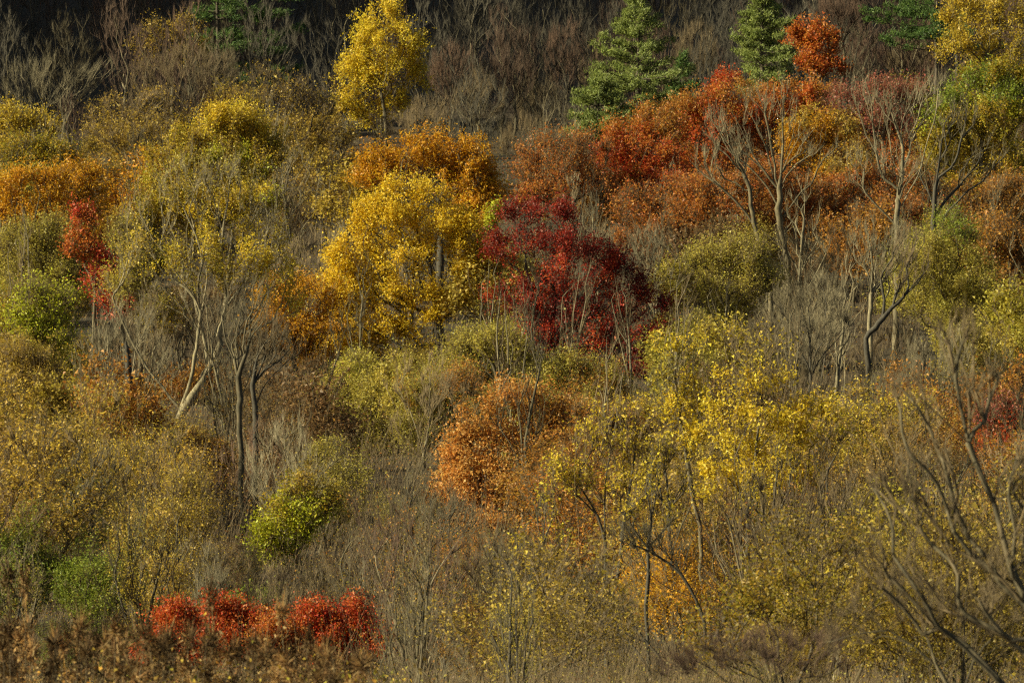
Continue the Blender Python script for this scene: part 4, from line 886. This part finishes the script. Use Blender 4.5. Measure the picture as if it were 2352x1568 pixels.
SHOWN_BARE = [kind_meshes(500 + i, 7.0, [2.0, 1.0, 2.4, .8, 1.6, 1.1][i % 6], bark=[M_PALE, M_GREY, M_GREY, M_DARK][i % 4], twm=[M_BROWN, M_GREY, M_PALE, M_BROWN][i % 4], stems=1 + i % 3, n_att=[230, 90, 260, 70, 200, 110][i % 6], tw=[1300, 420, 1400, 320, 1100, 500][i % 6], fan=[.6, .9, .55, .93, .65, .88][i % 6]) for i in range(12)]
FAR_BARE = [kind_meshes(540 + i, 13.0, 3.4 + .5 * (i % 2), bark=[M_GREY, M_PALE, M_DARK][i % 3], twm=[M_RUSSET, M_DARK, M_GREY, M_DARK][i % 4], n_att=340, tw=2300, up=.8, twr=.0115, stems=1 + i % 2) for i in range(6)]
LEAFY, LEAFY_NEAR = {}, {}
for i, (p, nl) in enumerate([('olive', 6000), ('rust', 4800), ('goldbrown', 4800), ('brown', 3400), ('gold', 4000), ('green', 5000), ('amber', 4400), ('lemon', 1500), ('goldgreen', 4800)]):
    LEAFY[p] = [kind_meshes(600 + 10 * i + j, 5.5, 2.1 - .3 * j, pal=p, nl=int(nl * 1.15), tw=1000, n_att=170, stems=2 + j, size=.11, asc=.6, tri=True) for j in range(2)]
    LEAFY_NEAR[p] = [kind_meshes(700 + 10 * i + j, 5.5, 2.1 - .3 * j, pal=p, nl=int(nl * 1.25), tw=1300, n_att=190, stems=2 + j, size=.07, asc=.6, twr=.007, tri=True) for j in range(2)]

CLUMP = [kind_meshes(800 + i, 6.0, [1.5, 2.0, 1.2, 1.8, 2.3, 1.6][i], bark=[M_GREY, M_GREY, M_DARK, M_DARK, M_PALE, M_GREY][i], twm=[M_GREY, M_BROWN, M_GREY, M_GREY, M_RUSSET, M_BROWN][i], stems=[5, 7, 4, 6, 7, 5][i], n_att=[110, 150, 90, 120, 160, 130][i], tw=[420, 650, 320, 420, 700, 560][i],
                     fan=.9, twr=.0085, rbf=.02, rmin=.0115, pal=['gold', 'goldbrown', 'lemon', 'olive', 'rust', 'gold'][i], nl=[500, 900, 600, 2400, 1300, 1800][i], size=.05, tri=True, asc=1.1) for i in range(6)]

def copy_tree(meshes, root, k):
    t, ls, c = meshes
    to = link('trunk', t, root)
    for l in ls: link('limb', l, to)
    co = link('crown', c, root)
    co.color = (k[0], k[1], k[2], 1)

# what stands where: (column, row) on the measuring grid, leaf kind, how often in leaf
ZONES = [(1050, 335, 'brown', .1), (900, 330, 'brown', .1), (1230, 340, 'brown', .15), (600, 330, 'goldbrown', .3), (260, 340, 'goldbrown', .4), (60, 340, 'gold', .5), (1600, 250, 'brown', .1), (1950, 210, 'brown', .1), (2200, 300, 'goldgreen', .5), (60, 560, 'olive', .8), (60, 900, 'goldbrown', .8), (60, 1100, 'goldbrown', .8), (100, 1300, 'green', .8), (200, 450, 'amber', .6), (260, 800, 'brown', .25), (150, 780, 'goldgreen', .6),
         (330, 1150, 'gold', .7), (380, 1000, 'rust', .8), (470, 1150, 'goldbrown', .8), (520, 1000, 'rust', .7), (650, 1000, 'brown', .5), (640, 920, 'brown', .5), (800, 1000, 'olive', .8),
         (860, 1150, 'olive', .6), (1000, 980, 'olive', .8), (850, 1260, 'brown', .15), (950, 1160, 'brown', .1), (1120, 1300, 'rust', .5), (1000, 1400, 'brown', .2), (1150, 1500, 'rust', .4),
         (1300, 1400, 'goldbrown', .3), (1250, 860, 'olive', .8), (1300, 1150, 'rust', .6), (1400, 1060, 'goldbrown', .5), (1500, 1250, 'goldbrown', .6), (1550, 1400, 'amber', .8), (1620, 650, 'olive', .7),
         (1550, 540, 'brown', .35), (1700, 600, 'olive', .5), (1500, 450, 'rust', .7), (1750, 450, 'rust', .8), (1900, 470, 'rust', .7), (1850, 620, 'brown', .35), (1950, 680, 'brown', .3),
         (1850, 850, 'brown', .1), (1960, 860, 'brown', .15), (1800, 1200, 'goldbrown', .7), (1850, 1350, 'goldgreen', .6), (2000, 1100, 'goldbrown', .7), (2100, 880, 'brown', .3), (2200, 640, 'olive', .8),
         (2300, 770, 'olive', .6), (2310, 600, 'rust', .7), (2300, 1020, 'rust', .7), (2110, 1010, 'rust', .6), (2200, 1200, 'brown', .6), (2000, 1350, 'gold', .6), (2250, 1400, 'goldbrown', .55),
         (1700, 1500, 'goldbrown', .45), (1950, 1500, 'goldbrown', .4), (1450, 1500, 'goldbrown', .35), (1850, 1420, 'goldbrown', .5), (640, 560, 'brown', .2), (700, 450, 'brown', .4), (420, 1300, 'goldbrown', .3), (620, 1330, 'brown', .2), (1420, 600, 'brown', .2), (650, 700, 'brown', .2),
         (760, 420, 'goldbrown', .4), (500, 600, 'brown', .3)]
ZP = np.array([(a, b) for a, b, _, _ in ZONES], float)
# pieces of the picture that nearer small trees must leave open: column range, top row of the piece, row down to which it must stay open, distance
OPEN = [(740, 1130, 800, 352), (1110, 1540, 880, 346), (1000, 1240, 1220, 276), (1480, 1950, 1040, 222), (590, 795, 1230, 242), (330, 910, 1500, 165), (340, 690, 800, 318), (120, 290, 1240, 232),
        (560, 780, 830, 348), (150, 290, 720, 338), (1380, 1720, 420, 420), (1700, 1900, 520, 366), (1960, 2180, 500, 358), (250, 400, 980, 283), (700, 930, 1000, 306), (1180, 1450, 900, 300),
        (2080, 2300, 740, 334), (470, 630, 1050, 252), (1280, 1460, 1330, 214), (1580, 1740, 1470, 222), (800, 1000, 1130, 292), (430, 600, 1240, 258), (0, 330, 1420, 200), (590, 800, 1275, 232), (1250, 1750, 1480, 178), (1480, 1560, 900, 187), (320, 480, 985, 318), (1380, 1490, 1100, 240), (300, 690, 640, 388), (800, 1150, 480, 384)]
NEIGHBOURS = [('below the yellow maple', 930, 900), ('under the crimson maple', 1330, 830), ('around the big leaning forked tree', 480, 880), ('around the black snag', 290, 900), ('behind the scarlet sumac bushes', 620, 1330),
              ('around the lime-yellow bush', 690, 1220), ('under the peach-orange oak', 1130, 1260), ('left of the peach-orange oak', 880, 1200), ('around the sparse yellow-flecked tree', 1400, 1300), ('around the crooked poplar trunks', 1670, 1300),
              ('right of the bright yellow poplar', 1960, 900), ('beneath the tall pale bare trees', 2030, 650), ('under the forked bare tree', 1750, 650), ('between the crimson maple and the forked bare tree', 1560, 560),
              ('beside the olive tree at the right', 2250, 820), ('behind the blurred near tree', 2180, 1180), ('at the bottom behind the blurred thicket', 1950, 1430), ('along the bottom in the middle', 1150, 1470),
              ('around the lopped pollard', 220, 1250), ('at the left edge below the orange-brown tree', 60, 1080), ('beside the scarlet maple at the left', 170, 660), ('between the golden crown and the yellow maple', 700, 560),
              ('below the rust-orange thicket at the left', 120, 560), ('at the foot of the red row', 1560, 440), ('right of the red row', 2000, 440), ('beside the glowing orange tree', 640, 900), ('behind the yellow poplar', 1680, 740),
              ('below the olive-green shrubs', 900, 1080), ('around the slim forked bare tree', 560, 1100), ('around the pale bare fan at the top left', 350, 330), ('below the tall yellow tree', 900, 330), ('above the crimson maple', 1280, 440)]
NB = np.array([(a, b) for _, a, b in NEIGHBOURS], float)

def fill_wood():
    rng = np.random.default_rng(77)
    y = 118.0; n = 0
    word = {'olive': 'olive-green', 'rust': 'rust-leaved', 'goldbrown': 'gold-brown', 'brown': 'brown-leaved', 'gold': 'gold-leaved', 'green': 'green', 'amber': 'orange-leaved', 'lemon': 'yellow-flecked', 'goldgreen': 'yellow-green'}
    while y < 470:
        half = 1176 * K * y + 3; gap = 1.55 + y * .0036
        for x in np.arange(-half, half, gap):
            xx = x + rng.uniform(-.45, .45) * gap; yy = y + rng.uniform(-6, 6)
            px = xx / (K * yy) + W_PX / 2; gz = float(ground(xx, yy))
            if yy < 172 and px < 930: continue
            bpy_ = H_PX / 2 - gz / (K * yy)
            H = rng.uniform(3.4, 6.8) * (1.0 if yy < 250 else 1.15) * (.75 if yy < 150 else 1.12 if yy < 240 else 1)
            top = bpy_ - H / (K * yy)
            lim = [r for a, b, r, d in OPEN if d > yy + 2 and a - 12 < px < b + 12]
            if lim:
                allow = (bpy_ - max(lim)) * K * yy
                if allow < 2.0: continue
                H = min(H, allow)
            if H < 2: continue
            top = bpy_ - H / (K * yy); cy = (top * .6 + bpy_ * .4)
            if top > H_PX + 10: continue
            z = int(np.argmin(((ZP - (px, cy)) ** 2).sum(1))); kind, share = ZONES[z][2:]
            k = rng.uniform(.8, 1.2) * np.ones(3) * rng.uniform(.93, 1.07, 3)
            leafy = rng.random() < min(.9, share * 1.1)
            if leafy: ms = (LEAFY_NEAR if yy < 265 else LEAFY)[kind][int(rng.integers(2))]; h0 = 5.5
            else: ms = SHOWN_BARE[int(rng.integers(len(SHOWN_BARE)))]; h0 = 7.0
            where = NEIGHBOURS[int(np.argmin(((NB - (px, cy)) ** 2).sum(1)))][0]
            if leafy: root = thing('leafy_sapling', f'{word[kind]} sapling in brush {where}', 'sapling', (xx, yy, gz - .1), f'{word[kind]} saplings {where}')
            else: root = thing('bare_sapling', f'leafless sapling in brush {where}', 'sapling', (xx, yy, gz - .1), f'leafless saplings {where}')
            s = H / h0; w = s * rng.uniform(.9, 1.35)
            root.scale = (w, w, s); root.rotation_euler = (rng.normal() * .05, rng.normal() * .05, rng.uniform(0, 6.28))
            copy_tree(ms, root, k); n += 1
        y += 7.5 + y * .022
    return n

def fill_slope():
    rng = np.random.default_rng(78); n = 0
    parts = [('at the top left of the dark slope', 0, 400), ('between the shaded pines and the yellow tree', 400, 800), ('behind the tall yellow tree', 800, 1000), ('in the middle of the dark slope', 1000, 1380),
             ('behind the two white pines', 1380, 1820), ('between the orange-red oak and the dark pine', 1820, 2100), ('at the top right behind the dark pine', 2100, 2352)]
    for y in (462, 484, 506, 528, 552, 578, 604):
        half = 1176 * K * y + (2 if y < 560 else 4); gap = 4.1
        for x in np.arange(-half, half, gap):
            xx = x + rng.uniform(-.45, .45) * gap; yy = y + rng.uniform(-9, 9)
            px = xx / (K * yy) + W_PX / 2
            if yy < 476 and (1330 < px < 1600 or 1670 < px < 1950 or 760 < px < 990): continue
            gz = float(ground(xx, yy)); H = rng.uniform(10, 14.5) if y > 480 else rng.uniform(7, 10)
            if H_PX / 2 - gz / (K * yy) - 40 < 0 and yy > 600: pass
            where = next((a for a, b, c in parts if b <= px < c), parts[0][0] if px < 0 else parts[-1][0])
            hl = 'low' if y < 500 else 'high'
            root = thing('bare_tree', f'dark leafless tree {hl} {where}', 'tree', (xx, yy, gz - .2), f'dark leafless trees {hl} {where}')
            s = H / 13.0; w = s * rng.uniform(.85, 1.2)
            root.scale = (w, w, s); root.rotation_euler = (rng.normal() * .04, rng.normal() * .04, rng.uniform(0, 6.28))
            copy_tree(FAR_BARE[int(rng.integers(len(FAR_BARE)))], root, (1, 1, 1)); n += 1
    return n

def fill_thicket():
    """many-stemmed leafless shrubs through the front of the wood"""
    rng = np.random.default_rng(79); n = 0; y = 128.0
    while y < 305:
        half = 1176 * K * y + 1.5; gap = 1.25 + y * .0040
        for x in np.arange(-half, half, gap):
            xx = x + rng.uniform(-.5, .5) * gap; yy = y + rng.uniform(-6, 6)
            px = xx / (K * yy) + W_PX / 2
            if yy < 176 and px < 950: continue
            if rng.random() < (.12 if yy < 200 else .3): continue
            gz = float(ground(xx, yy)); row = H_PX / 2 - gz / (K * yy)
            H = rng.uniform(3.2, 6.8) * (.6 if yy < 145 else 1.1 if yy < 230 else 1)
            lim = [r for a, b, r, d in OPEN if d > yy + 2 and a - 12 < px < b + 12 and r > 1000]
            if lim: H = min(H, max(0, (row - max(lim)) * K * yy))
            low = [r for a, b, r, d in OPEN if d > yy + 2 and a - 12 < px < b + 12 and r <= 1000]
            if low: H = min(H, max(0, (row - max(low)) * K * yy))
            if H < 1.4: continue
            top = row - H / (K * yy)
            if top > H_PX - 10: continue
            cy = top * .6 + row * .4
            where = NEIGHBOURS[int(np.argmin(((NB - (px, cy)) ** 2).sum(1)))][0]
            root = thing('bare_shrub', f'leafless many-stemmed shrub {where}', 'shrub', (xx, yy, gz - .1), f'leafless many-stemmed shrubs {where}')
            s = H / 6.0; w = s * rng.uniform(.85, 1.3)
            root.scale = (w, w, s); root.rotation_euler = (rng.normal() * .07, rng.normal() * .07, rng.uniform(0, 6.28))
            copy_tree(CLUMP[int(rng.integers(len(CLUMP)))], root, rng.uniform(.75, 1.25) * np.ones(3)); n += 1
        y += 9 + y * .02
    return n

POLE = [kind_meshes(860 + i, 11.0, [1.5, 1.9, 1.2, 2.2][i], bark=[M_PALE, M_GREY, M_PALE, M_GREY][i], twm=[M_PALE, M_GREY, M_BROWN, M_PALE][i], stems=[1, 2, 3, 2][i], n_att=[90, 120, 110, 140][i], tw=[260, 380, 320, 420][i],
                    fan=.93, twr=.0085, rbf=.0115, rmin=.0105, tri=True, asc=1.2) for i in range(4)]
def slender_trees():
    rng = np.random.default_rng(83); n = 0
    for y in (262, 286, 310, 334, 372, 396, 424):
        half = 1176 * K * y
        for x in np.arange(-half, half, 6.5 if y > 300 else 5.5):
            xx = x + rng.uniform(-.5, .5) * 5.5; yy = y + rng.uniform(-9, 9); px = xx / (K * yy) + W_PX / 2
            if any(d > yy + 2 and a - 10 < px < b + 10 and (b - a) < 260 for a, b, _, d in OPEN) and rng.random() < .8: continue
            gz = float(ground(xx, yy)); H = rng.uniform(7.5, 12)
            cy = H_PX / 2 - (gz + .75 * H) / (K * yy)
            where = NEIGHBOURS[int(np.argmin(((NB - (px, cy)) ** 2).sum(1)))][0]
            root = thing('bare_tree', f'slender leafless tree {where}', 'tree', (xx, yy, gz - .1), f'slender leafless trees {where}')
            s = H / 11.0; w = s * rng.uniform(.85, 1.2)
            root.scale = (w, w, s); root.rotation_euler = (rng.normal() * .07, rng.normal() * .07, rng.uniform(0, 6.28))
            copy_tree(POLE[int(rng.integers(4))], root, np.ones(3)); n += 1
    return n
print('slender', slender_trees())
N1 = fill_wood(); N2 = fill_slope(); N3 = fill_thicket()

ORD = ['first', 'second', 'third', 'fourth', 'fifth', 'sixth', 'seventh', 'eighth', 'ninth', 'tenth', 'eleventh', 'twelfth', 'thirteenth', 'fourteenth', 'fifteenth', 'sixteenth', 'seventeenth', 'eighteenth', 'nineteenth', 'twentieth']
def tell_apart():
    by = {}
    for o in COL.objects:
        if o.parent is None and o.get('group') and o.get('category') in ('tree', 'sapling', 'shrub', 'weed'): by.setdefault(o['group'], []).append(o)
    for g, os_ in by.items():
        if len(os_) < 2: continue
        os_.sort(key=lambda o: o.location.x / o.location.y)
        for i, o in enumerate(os_):
            if i == 0: w = 'leftmost'
            elif i == len(os_) - 1: w = 'rightmost'
            elif i < 20 and i <= len(os_) / 2: w = ORD[i] + ' from left'
            elif len(os_) - 1 - i < 20: w = ORD[len(os_) - 1 - i] + ' from right'
            else: continue
            o['label'] = f"{w} {o['label']}" if len(o['label'].split()) <= 13 else o['label']

# ------------------------------------------------------------------ brush on the forest floor and dry weeds in front
def brush():
    rng = np.random.default_rng(91)
    n = 64000
    y = np.where(rng.random(n) < .8, 96 + 240 * rng.random(n) ** 1.1, 330 + 140 * rng.random(n)); x = rng.uniform(-1, 1, n) * (1176 * K * y + 2)
    ok = (y > 150) | (x > -.25 * 1176 * K * y); x, y = x[ok], y[ok]; n = len(x)
    z = ground(x, y); p = np.stack([x, y, z - .05], 1)
    h = rng.gamma(3.0, .55, n) * (.6 + .7 * (np.sin(x * .31 + y * .17) * np.sin(y * .23 - x * .11) + 1) / 2)
    h = np.where(y < 240, h * .7, np.where(y < 310, h * 1.35, h))
    d = unit(rng.normal(size=(n, 3)) * .34 + np.array([0, 0, 1.0]))
    q = p + d * h[:, None]
    g = Geo(); g.spikes(p, q, np.clip(y * .000042, .004, .013) * rng.uniform(.8, 1.3, n), 0)
    kk = rng.integers(0, n, 80000); t = rng.uniform(.25, 1.05, len(kk))[:, None]
    c = p[kk] * (1 - t) + q[kk] * t + rng.normal(size=(len(kk), 3)) * .13
    pp = np.concatenate([PAL['brown'], PAL['goldbrown'], PAL['rust'], PAL['olive'], PAL['brown'], PAL['goldbrown']])
    patch = ((np.sin(c[:, 0] * .23 + 1.3) + np.sin(c[:, 1] * .13 + c[:, 0] * .11)) * .25 + .5)
    a = np.clip(patch * .6 + .4 * rng.random(len(kk)), 0, .999)
    col = pp[(a * len(pp)).astype(int)] * rng.uniform(.7, 1.2, (len(kk), 1))
    g.leaves(c, np.clip(c[:, 1] * .00032, .035, .12), col, 1, rng, tri=True)
    o = link('undergrowth', g.build('undergrowth', [M_BROWN, M_LEAF])); o['kind'] = 'stuff'; o['label'] = 'brown twiggy brush and seedlings covering the forest floor'
brush()

def weed_kinds():
    out = []
    for i in range(5):
        rng = np.random.default_rng(300 + i); H = 1.25
        st, lv, hd = Geo(), Geo(), Geo()
        z = np.linspace(0, H, 7); pts = np.stack([.05 * np.sin(z * 2 + i), .05 * np.cos(z * 1.6 + i) - .05, z], 1)
        st.tubes(pts, np.linspace(.009, .004, 7), 4)
        c = np.stack([np.interp(rng.uniform(.25, H, 60), z, pts[:, a]) for a in range(3)], 1)
        zz = rng.uniform(.25, H * .95, 60); c = np.stack([np.interp(zz, z, pts[:, 0]), np.interp(zz, z, pts[:, 1]), zz], 1) + rng.normal(size=(60, 3)) * np.array([.09, .09, .03])
        pal = PAL['tan']; lv.leaves(c, .07, pal[rng.integers(0, 4, 60)] * rng.uniform(.6, 1.1, (60, 1)), 0, rng, .2, .35)
        m = 90; k = rng.normal(size=(m, 3)) * np.array([.055, .055, .085]); top = pts[-1] + np.array([0, 0, .03])
        hd.spikes(top + k * .4, top + k * 1.5 + np.array([0, 0, .02]), .006, 0, pal[rng.integers(0, 4, m)] * rng.uniform(.5, 1.1, (m, 1)))
        hd.leaves(top + k, .035, pal[rng.integers(0, 3, m)] * rng.uniform(.6, 1.1, (m, 1)), 0, rng)
        out.append((st.build('stem', [M_BROWN]), lv.build('foliage', [M_WEED]), hd.build('seed_head', [M_WEED])))
    return out

def weeds():
    rng = np.random.default_rng(95); kinds = weed_kinds()
    n = 0
    def put(px, top, y, label, group, k=None):
        x = (px - W_PX / 2) * K * y; gz = float(ground(x, y)); H = (H_PX / 2 - top) * K * y - gz
        if H < .35: return
        r = thing('dry_weed', label, 'weed', (x, y, gz - .03), group); s = H / 1.27
        r.scale = (1.15, 1.15, s); r.rotation_euler = (rng.normal() * .06, rng.normal() * .06, rng.uniform(0, 6.28))
        a, b, c = kinds[int(rng.integers(5))]; k = k or rng.choice([.22, .4, .6, .85, 1.25])
        link('stem', a, r); o = link('foliage', b, r); o.color = (k, k, k, 1); o = link('seed_head', c, r); o.color = (k * 1.05, k, k * .95, 1)
    for px, top in [(15, 1330), (48, 1345), (460, 1372), (270, 1470), (560, 1490), (655, 1405)]:
        put(px, top, 88, {15: 'tall brown seed head standing highest at the left edge', 48: 'pale fluffy seed head second from the left edge', 460: 'grey seed head in front of the leftmost red sumacs',
                          270: 'dark seed head above the dry weeds left of the sumacs', 560: 'dark drooping seed head in front of the second sumac', 655: 'yellow seed head in front of the wide sumac'}[px], None)
    for i in range(170):
        px = rng.uniform(-20, 860); f = px / 860
        y = rng.uniform(72, 104)
        top = 1462 + 60 * max(0, f - .3) + rng.uniform(-22, 95)
        c, k = [('blackish', .22), ('dark brown', .4), ('brown', .6), ('light brown', .85), ('pale tan', 1.25)][int(rng.integers(5))]
        spot = 'in the bottom left corner' if px < 190 else 'left of the scarlet sumacs' if px < 360 else 'below the leftmost scarlet sumacs' if px < 600 else 'below the wide scarlet sumac'
        put(px, top, y, f'{c} dry weed with seed head {spot}', f'{c} dry weeds {spot}', k)
    # the low growth between them
    m = 9000
    y = rng.uniform(66, 150, m); x = rng.uniform(-1, -.15, m) * (1176 * K * y + .4); z = ground(x, y); p = np.stack([x, y, z - .02], 1)
    left = x / (1176 * K * y)
    h = rng.gamma(5, .1, m) * (1 + .35 * (left < -.2))
    q = p + unit(rng.normal(size=(m, 3)) * .3 + np.array([0, 0, 1])) * h[:, None]
    g = Geo(); g.spikes(p, q, .005, 0)
    kk = rng.integers(0, m, 42000); t = rng.uniform(.3, 1.05, len(kk))[:, None]
    c = p[kk] * (1 - t) + q[kk] * t + rng.normal(size=(len(kk), 3)) * .05
    pp = np.concatenate([PAL['tan'], PAL['brown'], PAL['rust'], PAL['goldbrown'], PAL['goldgreen'], PAL['olive'], PAL['gold']])
    a = np.clip(.32 + .22 * np.sin(c[:, 0] * 1.7 + c[:, 1] * .21) + .7 * (rng.random(len(kk)) - .5) + np.clip((left[kk] + .75) * 1.1, 0, .45), 0, .999)
    g.leaves(c, .055, pp[(a * len(pp)).astype(int)] * rng.uniform(.45, 1.25, (len(kk), 1)), 1, rng, tri=True)
    o = link('meadow_growth', g.build('meadow_growth', [M_BROWN, M_WEED])); o['kind'] = 'stuff'; o['label'] = 'dry grasses and dead leaves of the near meadow edge'
weeds()
tell_apart()
print('TRIS', TRIS, 'fill', N1, N2, N3, 'objects', len(bpy.data.objects))
